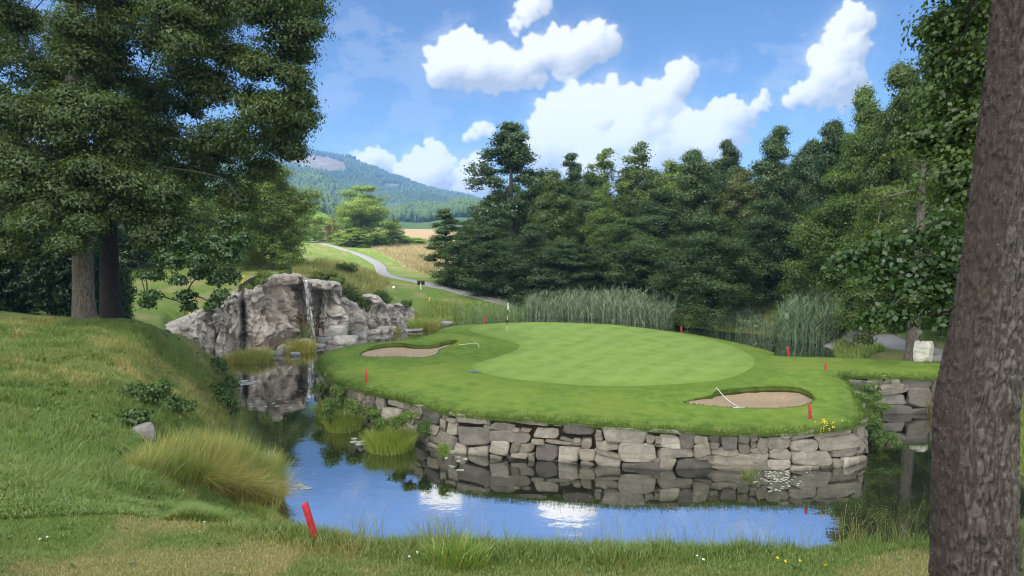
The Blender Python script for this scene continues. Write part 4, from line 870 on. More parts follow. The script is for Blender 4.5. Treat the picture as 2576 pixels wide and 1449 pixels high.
for a in (
    ('spire', 1122, 97, 518, 105, MD, 'small pointed tree at the left tip of the wood beside the meadow'),
    ('alder2', 1182, 90, 560, 150, MD, 'bushy low tree on the left flank of the wood, lower than the oak'),
    ('alder2', 1250, 86, 545, 170, DK, 'dark rounded tree standing in front of the foot of the tall oak'),
    ('oak', 1290, 96, 296, 235, DK, 'tallest oak of the wood with open airy crown and sky showing through'),
    ('alder', 1392, 88, 428, 150, OL, 'olive green pointed tree just right of the tall oak'),
    ('spire', 1442, 101, 372, 100, DK, 'dark spiky tree top between the oak and the feathery trees'),
    ('alder2', 1478, 94, 425, 110, MD, 'dull green tree between the dark spire and the feathery birch'),
    ('sparse', 1515, 104, 368, 120, YG, 'thin feathery tree, left one of the airy pair above the wood'),
    ('sparse', 1602, 103, 350, 120, OL, 'thin feathery tree with bare stem showing, right one of the airy pair'),
    ('alder', 1512, 84, 475, 130, YG, 'yellow green column tree in the middle of the wood front'),
    ('sparse', 1688, 99, 398, 130, LT, 'pale wispy tree with thin crown left of the rounded top'),
    ('alder2', 1745, 92, 368, 140, MD, 'tree with rounded top under the big cloud'),
    ('alder2', 1650, 88, 470, 170, DK, 'dark dense tree below the pale wispy crown'),
    ('alder', 1828, 94, 352, 130, DK, 'dark pointed tree right of the rounded top'),
    ('alder2', 1868, 88, 420, 140, BR, 'brownish green seed laden tree in the right half of the wood'),
    ('alder', 1942, 90, 318, 165, MD, 'tall pointed tree left of the gap before the high right trees'),
    ('alder2', 2030, 86, 342, 120, DK, 'slim dark tree at the foot of the rising right tree line'),
    ('broad', 1345, 82, 560, 210, DK, 'low spreading dark tree over the left end of the reed bed'),
    ('alder2', 1430, 80, 600, 170, DK, 'low dark tree over the middle of the reed bed'),
    ('broad', 1585, 80, 545, 230, MD, 'layered tree with boughs sweeping down to the reeds'),
    ('broad', 1790, 68.5, 540, 250, MD, 'layered alder leaning out over the water before the second reed bed'),
    ('alder2', 1700, 77, 590, 170, DK, 'dark tree filling the gap left of the leaning alder'),
    ('broad', 1930, 74, 500, 210, DK, 'dense dark tree above the right reed bed'),
    ('alder2', 2090, 72, 292, 150, DK, 'dark tree leading the rise of the right tree line'),
    ('alder', 2160, 64, 215, 170, LM, 'high tree second in the rising right tree line'),
    ('alder2', 2250, 58, 145, 190, OL, 'high olive tree in the right tree line below the bare twigs'),
    ('broad', 2110, 62, 432, 230, YG, 'bright yellow green tree in front of the rising right tree line'),
    ('alder', 2330, 54, 60, 190, YG, 'light green tall tree right of the olive one'),
    ('broad', 2240, 52, 470, 260, LM, 'spreading mid green tree behind the path, above the boulder'),
    ('alder2', 2420, 50, -40, 220, LM, 'tall tree reaching out of the top of the picture next to the big trunk'),
    ('broad', 2420, 46, 330, 260, OL, 'broad olive tree hidden partly by the big trunk'),
    ('broad', 2620, 40, 200, 260, MD, 'tree beyond the big trunk at the right edge')):
    kind, u, D, top, w, col, lab = a
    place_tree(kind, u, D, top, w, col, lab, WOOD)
rng = rs(77)
for i, u in enumerate(np.linspace(1230, 2700, 22)):
    D = 108 + rng.uniform(-4, 8) if u < 2050 else 84 + rng.uniform(-6, 6)
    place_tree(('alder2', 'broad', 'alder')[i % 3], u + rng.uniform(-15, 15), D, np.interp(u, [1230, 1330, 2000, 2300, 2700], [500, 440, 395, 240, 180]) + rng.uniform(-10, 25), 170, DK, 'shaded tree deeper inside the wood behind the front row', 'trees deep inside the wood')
for i, u in enumerate(np.linspace(1170, 2440, 17)):
    D = np.interp(u, [1170, 1330, 1900, 2130, 2440], [92, 84, 79, 66, 56]) + rng.uniform(0, 4)
    place_tree('round', u + rng.uniform(-12, 12), D, np.interp(u, [1170, 1330, 2440], [670, 690, 700]) + rng.uniform(-15, 25), 150, DK, 'dark undergrowth bush at the foot of the wood', 'undergrowth bushes at the foot of the wood', 'bush', cat='bush')
# far side: sunlit trees of the meadow
FAR = 'trees on the sunlit rise beyond the meadow'
for a in (('broad', 912, 190, 466, 145, (2.3, 2.0, 1.5), 'large sunlit broad tree on the rise beyond the meadow', 'tree'), ('broad', 792, 205, 515, 90, (3.2, 2.8, 2.4), 'pale silvery tree left of the large sunlit tree', 'tree'), ('round', 836, 200, 545, 40, (2.2, 1.3, 1.2), 'reddish brown bush between the pale tree and the large tree', 'bush'),
          ('alder2', 990, 196, 548, 56, (2.6, 2.3, 1.6), 'small sunlit tree right of the large tree', 'tree'), ('round', 893, 184, 570, 100, (1.9, 1.7, 1.1), 'low rounded bush below the large sunlit tree', 'bush'), ('round', 1045, 200, 596, 70, (2.6, 2.4, 1.4), 'light hedge bush at the right end of the meadow', 'bush'), ('round', 960, 190, 590, 44, (2.4, 2.2, 1.3), 'small bush between the low rounded bush and the small tree', 'bush'), ('round', 1015, 204, 590, 40, (2.0, 1.9, 1.1), 'second hedge bush by the light one at the meadow end', 'bush'), ('alder2', 745, 190, 505, 80, (2.6, 2.5, 1.5), 'bright green tree half hidden by the dark tree left of the meadow', 'tree')):
    place_tree(a[0], a[1], a[2], a[3], a[4], (a[5][0] * 1.02, a[5][1] * 1.12, a[5][2] * 1.15), a[6], FAR, name=a[7], cat=a[7])
# behind the ash trees on the left
LB = 'trees behind the two ash trunks'
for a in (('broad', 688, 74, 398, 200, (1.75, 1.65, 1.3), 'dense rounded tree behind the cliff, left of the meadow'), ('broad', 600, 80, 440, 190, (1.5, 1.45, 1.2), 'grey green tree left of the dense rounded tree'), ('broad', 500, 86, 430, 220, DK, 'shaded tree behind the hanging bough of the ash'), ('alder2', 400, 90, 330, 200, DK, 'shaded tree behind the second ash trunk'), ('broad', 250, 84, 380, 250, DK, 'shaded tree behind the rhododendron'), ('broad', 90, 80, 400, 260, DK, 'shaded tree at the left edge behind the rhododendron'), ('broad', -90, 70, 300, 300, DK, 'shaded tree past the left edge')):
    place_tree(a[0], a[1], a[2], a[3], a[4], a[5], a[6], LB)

# the two ash trees on the left bank
def ash():
    rng = rs(500)
    S1 = [(-140, -260), (760, -260), (822, -10), (800, 60), (788, 110), (770, 150), (764, 205), (778, 250), (790, 295), (772, 325), (752, 352), (760, 392), (735, 402), (700, 380), (690, 430), (640, 480), (610, 560), (590, 640), (540, 660), (480, 640), (420, 665), (330, 660), (300, 560), (190, 560), (160, 640), (60, 600), (-140, 560)]
    HOLE = [(630, 15), (730, 40), (740, 92), (690, 118), (640, 92), (600, 60)]
    def fill(n, rlo, rhi, Dlo, Dhi, poly, tries=9000):
        out = []
        for _ in range(tries):
            if len(out) >= n: break
            u = rng.uniform(-140, 830); v = rng.uniform(-260, 700); r = rng.uniform(rlo, rhi)
            if not inpoly(np.array([u]), np.array([v]), poly)[0]: continue
            if polydist(np.array([u]), np.array([v]), poly)[0] < r * 0.72: continue
            if inpoly(np.array([u]), np.array([v]), HOLE)[0] and rng.random() < 0.9: continue
            k = 0.6 if len(out) > n * 0.45 else 0.85
            if any((u - q[0]) ** 2 + (v - q[1]) ** 2 < (k * min(r, q[2])) ** 2 for q in out[-60:]): continue
            out.append((u, v, r, rng.uniform(Dlo, Dhi)))
        return out
    def to_blob(L):
        o = []
        for u, v, r, D in L: p = PD(u, v, D); R = r / FPX * D; o.append((*p, R, R, R * 0.75))
        return o
    edge = [(780, 10, 42), (748, -40, 70), (770, 70, 34), (740, 130, 42), (738, 190, 36), (752, 245, 34), (758, 296, 30), (725, 330, 40), (735, 375, 26), (690, 350, 45), (655, 420, 45), (610, 500, 45), (570, 600, 42), (520, 620, 46), (660, 160, 50), (640, 250, 56), (690, 270, 44), (560, 130, 60), (540, 220, 60), (480, 60, 70)]
    A = fill(74, 48, 92, 30.5, 36, S1) + [(u, v, r, 33 + rng.uniform(-2, 2)) for u, v, r in edge]
    B = fill(48, 55, 95, 36, 43, S1)
    # low sprays round the trunks
    A += [(40, 470, 60, 31), (120, 520, 48, 31), (80, 560, 40, 30), (150, 470, 45, 31), (30, 380, 60, 31), (170, 610, 26, 30), (320, 520, 50, 32), (380, 590, 45, 32), (440, 560, 45, 32), (260, 480, 40, 32), (230, 420, 55, 31), (170, 330, 60, 31), (240, 300, 60, 31), (300, 370, 60, 32), (60, 300, 70, 31), (220, 560, 30, 30.5), (340, 460, 55, 31), (420, 480, 55, 31), (100, 420, 60, 31), (20, 560, 45, 31), (30, 620, 30, 31), (187, 60, 60, 31), (185, 150, 60, 31), (190, -40, 60, 31), (195, 240, 50, 31), (215, 500, 30, 31)]
    for nm, base, pts, Dt, rad, L, lab in (('ash_tree', 0, [(214, 812, 68), (212, 790, 56), (210, 740, 50), (208, 640, 47), (206, 560, 47), (200, 470, 45), (193, 350, 42), (187, 200, 38), (182, 0, 32), (180, -250, 20)], 34.0, None, A, 'grey barked ash tree, front one of the pair on the left bank'),
                                       ('ash_tree', 0, [(281, 800, 62), (279, 780, 52), (276, 700, 46), (273, 600, 42), (268, 500, 40), (258, 380, 40), (257, 200, 34), (258, 0, 26), (260, -200, 16)], 37.0, None, B, 'dark trunked ash tree standing just behind the front one')):
        tp = smooth_closed([PD(u, v, Dt) for u, v, w in pts], 0.35, closed=False); g0 = gz(tp[0][0], tp[0][1]); 
        wv = np.interp(proj(tp)[1], [p[1] for p in pts][::-1], [p[2] for p in pts][::-1]) / 2 / FPX * Dt
        if tp[0][2] > g0 - 0.3: tp = np.concatenate([[tp[0] - np.array([0, 0, tp[0][2] - g0 + 0.4])], tp]); wv = np.r_[wv[0] * 1.05, wv]
        loc = np.array([tp[0][0], tp[0][1], g0]); bl = [tuple(np.r_[np.array(q[:3]) - loc, q[3:]]) for q in to_blob(L)]
        first = L is A
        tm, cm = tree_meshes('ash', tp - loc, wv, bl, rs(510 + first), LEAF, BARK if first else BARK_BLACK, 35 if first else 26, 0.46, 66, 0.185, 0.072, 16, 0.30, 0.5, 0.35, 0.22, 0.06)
        host = tree_thing(nm, lab, 'ash tree', loc, tm, cm, (.95, .97, .85) if first else (.85, .9, .85), 'pair of ash trees on the left bank')
    # the bough with round leaves that hangs over the lawn
    hb = [(590, 560, 40), (560, 620, 40), (520, 600, 40), (470, 610, 38), (420, 640, 26), (390, 690, 18), (380, 740, 16), (372, 762, 10), (440, 660, 24), (450, 700, 16), (468, 742, 16), (475, 768, 10), (520, 670, 28), (545, 700, 26), (555, 740, 18), (500, 690, 16), (540, 760, 10), (580, 690, 24), (575, 640, 34), (365, 690, 10), (605, 600, 30), (490, 650, 26)]
    bl = to_blob([(u, v, r * 1.1, 30.5 + rng.uniform(-.6, .6)) for u, v, r in hb]); loc = np.array([*XD(330, 33.5, 5)[:2], 0]); loc[2] = gz(loc[0], loc[1])
    bl = [tuple(np.r_[np.array(q[:3]) - loc, q[3:]]) for q in bl]
    pts = smooth_closed([PD(259, 430, 37), PD(300, 420, 36), PD(355, 415, 34.5), PD(400, 420, 33), PD(480, 430, 31.4), PD(560, 450, 30.8), PD(600, 500, 30.5)], 0.3, closed=False) - loc
    tm, cm = tree_meshes('hazel', pts, np.linspace(0.055, 0.02, len(pts)), bl, rs(520), LEAF_BIG, BARK_DARK, 20, 0.22, 26, 0.135, 0.11, 8, 0.0, 0.5, 0.4, 0.3, 0.05)
    bo = link('bough', tm, host); bo.location = tuple(loc - np.array(host.location)); le = link('leaves', cm, bo); le.color = (.85, .98, .9, 1)
ash()

# the big trunk on the right with its low boughs
def big_trunk():
    D = 6.4; rng = rs(600)
    pts = [(2452, 1560, 250), (2452, 1449, 226), (2451, 1250, 212), (2454, 1050, 204), (2467, 950, 200), (2488, 850, 196), (2512, 700, 190), (2544, 450, 184), (2568, 250, 180), (2594, 0, 174), (2640, -300, 162), (2690, -700, 140), (2720, -1300, 110)]
    tp = smooth_closed([PD(u, v, D) for u, v, w in pts], 0.018, closed=False)
    ww = np.interp(tp[:, 2], [PD(u, v, D)[2] for u, v, w in pts], [w for u, v, w in pts]) * .91 / 2 / FPX * D
    g0 = gz(tp[0][0], tp[0][1]); k0 = tp[0][2]
    if k0 > g0 - 0.2:
        ex = np.arange(g0 - 0.3, k0, 0.018); e = np.stack([np.full(len(ex), tp[0][0]), np.full(len(ex), tp[0][1]), ex], 1); tp = np.concatenate([e, tp]); ww = np.r_[np.linspace(ww[0] * 1.25, ww[0], len(ex)), ww]
    loc = np.array([tp[0][0], tp[0][1], g0]); n = len(tp); sd = 170; a = np.linspace(0, 2 * math.pi, sd, endpoint=False)
    A_, Z = np.meshgrid(a, tp[:, 2]); ca, sa = np.cos(A_), np.sin(A_)
    # furrowed bark: long ridges broken into plates
    wx = fbm(ca * 1.5, sa * 1.5, Z * 1.4, 3, 3) - .5
    q = 1.12 - ridged(ca * 15 + wx * 4.0, sa * 15 + wx * 4.0, Z * 8.0 + wx * 3.0, 3, 5); fi = fbm(ca * 22, sa * 22, Z * 22, 3, 8); pl = ridged(ca * 14, sa * 14, Z * 13.0, 3, 12)
    r = ww[:, None] * (1 + 0.02 * (fbm(ca * 1.2, sa * 1.2, Z * 0.5, 2, 4) - .5)) + 0.026 * (sstep(0.36, 0.60, q) - 0.75) + 0.014 * (pl - 0.6) + 0.010 * (fi - 0.5)
    v = np.stack([tp[:, :1] + r * ca, tp[:, 1:2] + r * sa, Z], -1)
    for (u0, v0, s, amp) in ((2475, 1338, 0.10, 0.055), (2530, 640, 0.09, -0.02), (2560, 1020, 0.10, 0.05)):       # knots
        c = PD(u0, v0, D - 0.36); d2 = ((v - c) ** 2).sum(-1); nrm = np.stack([ca, sa, 0 * ca], -1); v = v + nrm * (amp * np.exp(-d2 / s ** 2) - amp * .6 * np.exp(-d2 / (s * .35) ** 2))[..., None]
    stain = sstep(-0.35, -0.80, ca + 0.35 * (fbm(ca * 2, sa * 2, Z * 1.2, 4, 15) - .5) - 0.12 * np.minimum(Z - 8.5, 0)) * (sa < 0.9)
    root = thing('big_tree', 'massive brown trunk with furrowed lichen flecked bark close on the right', 'tree', loc)
    b = MB(); b.add((v - loc).reshape(-1, 3), grid_faces(n, sd, True), stain=stain.ravel(), furrow=(.9 * (1 - sstep(.34, .50, q))).ravel()); b.obj('trunk', BARK_NEAR, root, smooth=True)
    def bough(label_pts, blobs, per, name, seed, L, mat, col, crr=0.16, nl=7):
        rng = rs(seed); w = MB(); B = []
        for u, v_, r_, d_ in blobs: p = PD(u, v_, d_); R = r_ / FPX * d_; B.append((*p, R * 1.15, R * 0.8, R * 0.8))
        lv, lf, lt, c, bi = sprays(B, rng, per, crr, nl, L, L * 0.72, 0.5, 0.25, 0.7, 0.8)
        s0 = PD(*label_pts); lb = MB(); lb.add(lv - loc, lf, tint=lt)
        for i, q in enumerate(B):
            vv, f = limb(s0 + rng.normal(0, .05, 3), np.array(q[:3]), 0.016, 0.006, rng, 0.05, 8, 5); w.add(vv - loc, f)
            for e in c[bi == i][:: 2]: vv, f = limb(np.array(q[:3]), e, 0.005, 0.002, rng, 0.05, 4, 4); w.add(vv - loc, f)
        bo = w.obj('bough', BARK_DARK, root, smooth=True); lo = lb.obj('leaves', mat, bo); lo.color = (*col, 1)
    bough((2420, 690, 7.2), [(2390, 560, 40, 7.4), (2340, 590, 45, 7.6), (2280, 610, 40, 7.7), (2220, 605, 32, 7.8), (2160, 640, 30, 7.9), (2120, 655, 22, 8.0), (2250, 660, 40, 7.6), (2320, 670, 45, 7.4), (2380, 660, 45, 7.2), (2400, 610, 40, 7.2), (2210, 690, 26, 7.7), (2300, 720, 30, 7.4), (2380, 720, 30, 7.2)], 24, 'bough', 610, 0.068, LEAF_BIG, (0.85, .98, .95))
    bough((2410, 800, 7.0), [(2380, 775, 30, 7.2), (2330, 780, 30, 7.4), (2280, 790, 34, 7.5), (2235, 790, 30, 7.6), (2200, 800, 24, 7.7), (2400, 815, 26, 7.0)], 22, 'bough', 611, 0.068, LEAF_BIG, (0.85, .98, .95))
    bough((2560, 800, 6.9), [(2575, 880, 30, 7.0), (2580, 830, 24, 7.1), (2570, 920, 18, 7.0), (2590, 720, 30, 7.0)], 9, 'bough', 612, 0.105, LEAF_BIG, (1.15, 1.2, 1.0))
    bough((2640, -250, 7.5), [(2440, 40, 90, 12), (2400, 150, 70, 12.5), (2460, 170, 60, 12), (2390, 260, 60, 12.5), (2440, 300, 70, 12), (2380, 350, 60, 12.5), (2420, 420, 60, 12), (2370, 60, 40, 12.5), (2440, 480, 40, 12), (2330, 330, 36, 12.5), (2470, -60, 90, 11.5), (2380, -80, 60, 12)], 80, 'bough', 613, 0.095, LEAF, (1.05, 1.15, .85), 0.34, 15)
big_trunk()

# tree with grey trunk beside the white boulder
def path_tree():
    p = on_isl(2294, 902); loc = np.array([p[0], p[1], p[2]]); D = p[1]
    tk = np.array([[0, 0, -.3], [0.02, 0, .3], [0.03, 0, 1.5], [0, 0, 3.2], [0.05, 0, 5], [0.1, 0, 8], [0.1, 0, 11], [0.2, 0, 14]], float); tk = smooth_closed(tk, 0.4, closed=False)
    L = [(2200, 600, 60), (2270, 560, 70), (2350, 580, 65), (2160, 660, 40), (2230, 690, 50), (2310, 660, 60), (2380, 660, 50), (2180, 740, 36), (2240, 780, 36), (2330, 740, 50), (2290, 800, 26), (2150, 800, 20), (2210, 820, 20), (2400, 520, 60), (2300, 480, 70), (2220, 500, 60), (2350, 420, 60), (2270, 400, 60), (2390, 780, 40), (2170, 850, 16)]
    bl = []
    for i, (u, v, r) in enumerate(L): q = PD(u, v, D + (-2.6, 1.5, .2)[i % 3]); R = r / FPX * D; bl.append((*(q - loc), R, R, R * .6))
    tm, cm = tree_meshes('maple', tk, np.interp(tk[:, 2], [-.3, .3, 1.5, 14], [0.52, 0.40, 0.35, 0.08]), bl, rs(620), LEAF, BARK, 16, 0.36, 40, 0.17, 0.12, 14, 0.3, twig=.4, limb_r=.15)
    tree_thing('maple_tree', 'yellow green leaved tree with bare grey trunk beside the white boulder', 'tree', loc, tm, cm, (1.35, 1.25, .85))
path_tree()

# ------------------------------------------------------------------ bushes, clumps, reeds, grass
def bush(p, r, h, seed, label, name='bush', cat='bush', L=0.14, Wd=0.07, per=16, n_leaf=26, mat=None, col=MD, blobs=9, cl=0.2, sy=1.0, group=None, low=0.25):
    rng = rs(seed); bl = []
    for i in range(blobs):
        a = rng.uniform(0, 6.28); q = math.sqrt(rng.random()) * 0.65; rb = rng.uniform(0.35, 0.55)
        bl.append((r * q * math.cos(a), r * sy * q * math.sin(a), h * rng.uniform(low, 0.72), r * rb, r * rb * sy, h * rb * 0.62))
    w = MB(); lv, lf, lt, c, bi = sprays(bl, rng, per, cl, n_leaf, L, Wd, 0.5, 0.6, 0.5, 0.7)
    for i, q in enumerate(bl): v, f = limb(np.array([0, 0, -0.1]) + rng.normal(0, .05, 3), np.array(q[:3]), 0.02, 0.008, rng, .1, 5, 4); w.add(v, f)
    lv[:, 2] = np.maximum(lv[:, 2], -0.05)
    t = thing(name, label, cat, p, group); w.obj('stem', BARK_DARK, t); b = MB(); b.add(lv, lf, tint=lt); o = b.obj('foliage', mat or LEAF, t); o.color = (*col, 1)
    return t
CT = 'shrubs on and behind the cliff'
bush(cliff_top(888, 1.0) - (0, 0, 1.0), 1.35, 2.8, 1, 'tall dark shrub growing out of the cliff right of the waterfall', col=(1.1, 1.15, 1), group=CT)
bush(cliff_top(957, 1.3) - (0, 0, .6), 0.95, 1.5, 2, 'rounded dark shrub behind the right part of the cliff', col=(1.0, 1.1, 1), group=CT)
bush(on_ground(818, 712, 55), 1.6, 1.3, 3, 'low leafy bush on the cliff top just right of the waterfall lip', col=(1.4, 1.35, 1), group=CT)
bush(cliff_top(660, .9) - (0, 0, .25), 0.75, 1.3, 4, 'ferny light green shrub in a hollow of the cliff left of the waterfall', col=(1.8, 1.7, 1), group=CT)
bush(cliff_top(628, 1.3) - (0, 0, .2), 0.8, .7, 5, 'low green cushion plant in the cliff top hollow', col=(1.6, 1.6, 1), group=CT)
bush(on_ground(868, 690, 55), 1.5, 1.6, 6, 'greyish bush in the rough between cliff and path', col=(1.3, 1.3, 1.1), group=CT)
LBK = 'brambles along the edge of the left bank'
for i, (u, v, z, r, h, lab) in enumerate(((552, 925, .9, 1.1, 1.1, 'bramble at the foot of the cliff end on the left bank'), (566, 965, .8, 1.0, 1.3, 'bramble hanging over the channel from the left bank'), (562, 1005, .8, .8, 1.3, 'lowest bramble on the left bank near the dark water'), (372, 1068, 2.7, .85, .8, 'bramble with light leaves over the grey bank boulder'), (430, 1052, 2.3, .9, .8, 'bramble between the boulder and the big tussock'), (335, 1090, 3.1, .6, .6, 'small bramble left of the grey bank boulder'))):
    p = PZ(u, v, z); p[2] = gz(p[0], p[1]); bush(p, r, h, 20 + i, lab, 'bramble', 'bramble', .13, .09, 14, 20, LEAF_BIG, (1.25, 1.3, 1.0), 8, .18, group=LBK)
WPL = 'plants growing on the island wall'
for i, (u, v, dz, r, h, L, col, lab) in enumerate(((1070, 1035, -.9, .42, 1.25, .10, (.8, 1.0, .8), 'dark leafy creeper hanging down the island wall left of the big pale stone'), (1118, 1095, -1.35, .22, .8, .08, (1.7, 1.7, 1), 'small bright green plant at the foot of the wall'), (835, 985, -1.3, .8, 1.6, .12, (1.2, 1.3, 1), 'bushy plant on the left corner of the island wall'), (860, 960, -.7, .55, .8, .12, (1.5, 1.5, 1), 'leafy weed on the wall below the left red stake'), (1000, 1020, -.8, .6, .7, .11, (1.2, 1.2, .9), 'weed patch in the joints of the left wall'), (900, 985, -.9, .7, 1.0, .11, (1.25, 1.25, .9), 'tangled weeds over the stones below the left red stake'), (815, 940, -1.2, .8, 1.4, .12, (1.1, 1.2, 1), 'overgrown bush at the far left corner of the island wall'), (965, 1008, -1.2, .6, .8, .10, (1.0, 1.1, .9), 'fern in the lower joints of the left wall'), (1035, 1025, -.4, .5, .5, .09, (1.3, 1.35, .9), 'weed trailing from the rim left of the dark creeper'), (940, 1000, -.9, .6, .8, .10, (1.1, 1.15, .9), 'straggly weed on the dark left part of the wall'), (1990, 1180, -1.7, .5, .7, .11, (.95, 1.1, .9), 'fern hanging at the foot of the right part of the wall'), (2190, 1020, -1.6, .9, 1.9, .12, (1.15, 1.2, 1.1), 'shrub sprawling down the right corner of the island'), (2205, 1080, -1.7, .7, 1.1, .12, (1.0, 1.1, .9), 'shrub drooping to the water at the right corner of the island'), (2150, 985, -.6, .7, .9, .12, (1.3, 1.35, 1.2), 'pale leaved shrub at the corner of island and turf bridge'), (2192, 1050, -1.6, 1.0, 1.5, .12, (1.1, 1.2, 1.0), 'big leafy shrub hiding the right corner of the island wall'), (2228, 1120, -1.9, .8, .9, .12, (1.0, 1.1, .95), 'trailing shrub touching the dark water right of the island wall'), (2225, 955, -.4, .3, .4, .09, (1.6, 1.6, 1.1), 'small weed on top of the boulder wall'))):
    q = on_isl(min(u, 2168), min(v, 1060)); p = PZ(u, v, max(0.1, q[2] + dz + .5)) if u > 2168 else q + (0, -0.35, dz)
    bush(p, r * .72, h * .75, 40 + i, lab, 'wall_plant', 'plant', L * .75, L * .42, 12, 20, LEAF, tuple(1.35 * c_ for c_ in col), 7, .16, group=WPL)
# rhododendron on the left
for i, (u, bk, dz, r, h, lab) in enumerate(((530, .4, -.3, .5, .5, 'small green cushion on the sloping left end of the cliff'), (715, .9, -.1, .6, .5, 'grassy plant at the top of the cliff left of the fall'), (845, .6, -.3, .7, .8, 'bush at the right end of the cap slab by the fall'), (920, .2, -1.2, .5, 1.2, 'plant growing in the cleft of the right cliff part'), (1020, .8, -.2, .7, .6, 'low plant at the right end of the cliff top'))):
    bush(cliff_top(u, bk) + (0, 0, dz), r, h, 80 + i, lab, col=(1.5, 1.5, 1), group=CT)
RB = 'rhododendrons behind the ash trunks'
for i, (u, D, r, top, lab) in enumerate(((40, 42, 2.9, 545, 'rhododendron at the left edge behind the lawn'), (130, 41, 2.6, 580, 'rhododendron left of the front ash trunk'), (205, 43, 2.4, 560, 'rhododendron hidden behind the front ash trunk'), (285, 44, 1.5, 650, 'rhododendron right of the dark ash trunk'), (-70, 40, 2.8, 520, 'rhododendron past the left edge'))):
    x, y = XD(u, D, 5); z = gz(x, y); bush((x, y, z), r, zat(top, D) - z, 60 + i, lab, 'rhododendron', 'shrub', .22, .08, 46, 24, LEAF_BIG, (.55, .75, .7), 26, .26, .8, group=RB, low=0.08)
def clump(p, r, h, n, seed, label, tint=0.3, spread=0.5, w=0.018, col=MD, name='grass_clump', cat='grass clump', group='grass clumps', ell=1.0, dry=0.3, mat=None):
    rng = rs(seed); a = rng.uniform(0, 6.28, n); q = np.sqrt(rng.random(n)); base = np.stack([r * q * np.cos(a), r * ell * q * np.sin(a), 0 * a - 0.05], 1)
    gzv = ground_z(p[0] + base[:, 0], p[1] + base[:, 1]) - p[2]; base[:, 2] = np.clip(gzv, -0.10, 1.5) - 0.04
    v, f = blades(base, h * rng.uniform(.55, 1.1, n) * (1 - .25 * q), w, a + rng.normal(0, .8, n), spread * q * rng.uniform(.4, 1.3, n) + .08, rng)
    t = np.clip(tint + dry * rng.normal(0, 1, n), 0, 1); b = MB(); b.add(v, f, tint=np.repeat(t, 6)); o = b.obj(name, mat or GRASS); o.location = tuple(p); o.color = (*col, 1)
    return tag(o, label, cat, group)
GC = 'grass clumps in and around the pond'
for i, (u, v, z, r, h, n, tint, col, lab) in enumerate((
    (640, 908, 0, 1.25, 1.25, 2200, .3, (1.4, 1.35, 1.0), 'wide grass clump in the pool below the left half of the cliff'), (590, 912, 0, .7, 1.0, 900, .4, (1.35, 1.25, 1.), 'smaller grass clump left of the wide one below the cliff'), (755, 884, 0, 1.1, 1.3, 1600, .38, (1.6, 1.5, 1.0), 'yellowish sedge clump in front of the waterfall'), (768, 868, 0, .3, 2.9, 130, .1, (.9, 1.0, .9), 'tall thin rushes in the sedge clump before the waterfall'),
    (982, 1128, 0, .98, 1.25, 2600, .16, (1.7, 1.75, 1.0), 'thick green grass clump in the water at the foot of the island wall'), (865, 1078, 0, .8, 1.15, 1700, .16, (1.6, 1.65, 1.0), 'grass clump beside the left corner of the island wall'), (835, 1045, 0, .75, 1.2, 1300, .2, (1.45, 1.5, 1.0), 'grass clump at the left corner of the island below the weeds'),
    (1048, 828, .1, .7, 1.5, 900, .15, (1.7, 1.75, 1.0), 'bright yellow green sedge at the right end of the cliff'), (1086, 826, .1, .7, 1.1, 800, .40, (1.35, 1.25, .9), 'tan green sedge right of the bright one'), (1110, 818, .1, .6, .9, 500, .2, (1.5, 1.5, 1), 'low sedge behind the island rim at the back'), (1000, 838, 0, .28, .9, 260, .45, (1.2, 1.1, .9), 'small yellow grass tuft among the shore rocks'), (935, 832, .1, .4, 1.0, 260, .3, (1, 1, .9), 'thin grass tuft at the cliff foot behind the shore rocks'), (875, 842, 0, .4, 1.9, 120, .1, (.8, .95, .9), 'tall rushes against the right face of the cliff'),
    (1890, 1200, 0, .3, .7, 120, .2, (1, 1.05, .9), 'sparse tuft of water grass at the foot of the right wall'), (2345, 1030, .1, .8, 1.2, 700, .5, (.9, .85, .8), 'brown dry grass clump under the boulder wall by the trunk'))):
    p = PZ(u, v, z); clump(p, r, h, n, 100 + i, lab, tint, .55, .02 + .004 * (p[1] > 45), col, group=GC)
def dry_tussock():
    rng = rs(140)
    n0 = 13000; aa = rng.uniform(0, 6.28, n0); rr = np.sqrt(rng.random(n0)) * (1 + .18 * np.sin(aa * 3 + 1)); cx_, cy_ = XD(566, 22.0, 2.0); x, y = cx_ + .95 * rr * np.cos(aa) + .10 * rr * np.sin(aa), cy_ + 4.4 * rr * np.sin(aa); z = np.maximum(ground_z(x, y), -.1); u, v = proj(np.stack([x, y, z], -1)); n = len(x)
    h = np.interp(y, [16, 19, 24], [.8, 1.5, 1.9]) * (1.15 - .45 * rr) * rng.uniform(.6, 1.15, n); az = rng.normal(0, .9, n) + rng.choice([0, 3.1], n, p=[.8, .2]); t = np.clip(-.12 + 1.05 * fbm(x * .8, y * .8, 0, 3, 9) + rng.normal(0, .2, n) + .2 * (x > -8.2), 0, 1)
    vv, f = blades(np.stack([x, y, z - .05], 1), h, 0.016, az, rng.uniform(.08, .5, n) * (.5 + rr), rng); b = MB(); b.add(vv, f, tint=np.repeat(t, 6))
    ot = np.argsort(-(x - .1 * y))[:1500]; vv, f = blades(np.stack([x[ot], y[ot], z[ot]], 1), rng.uniform(.8, 1.3, 1500), .014, rng.normal(-.3, .7, 1500), rng.uniform(.5, 1.2, 1500), rng); b.add(vv, f, tint=np.repeat(np.clip(.7 + rng.normal(0, .2, 1500), 0, 1), 6))
    o = b.obj('grass_tussock', GRASS); o.color = (1.5, 1.55, 1.25, 1); tag(o, 'big tussock of long yellowing grass leaning over the channel edge on the left', 'grass tussock', 'grass clumps in and around the pond')
dry_tussock()
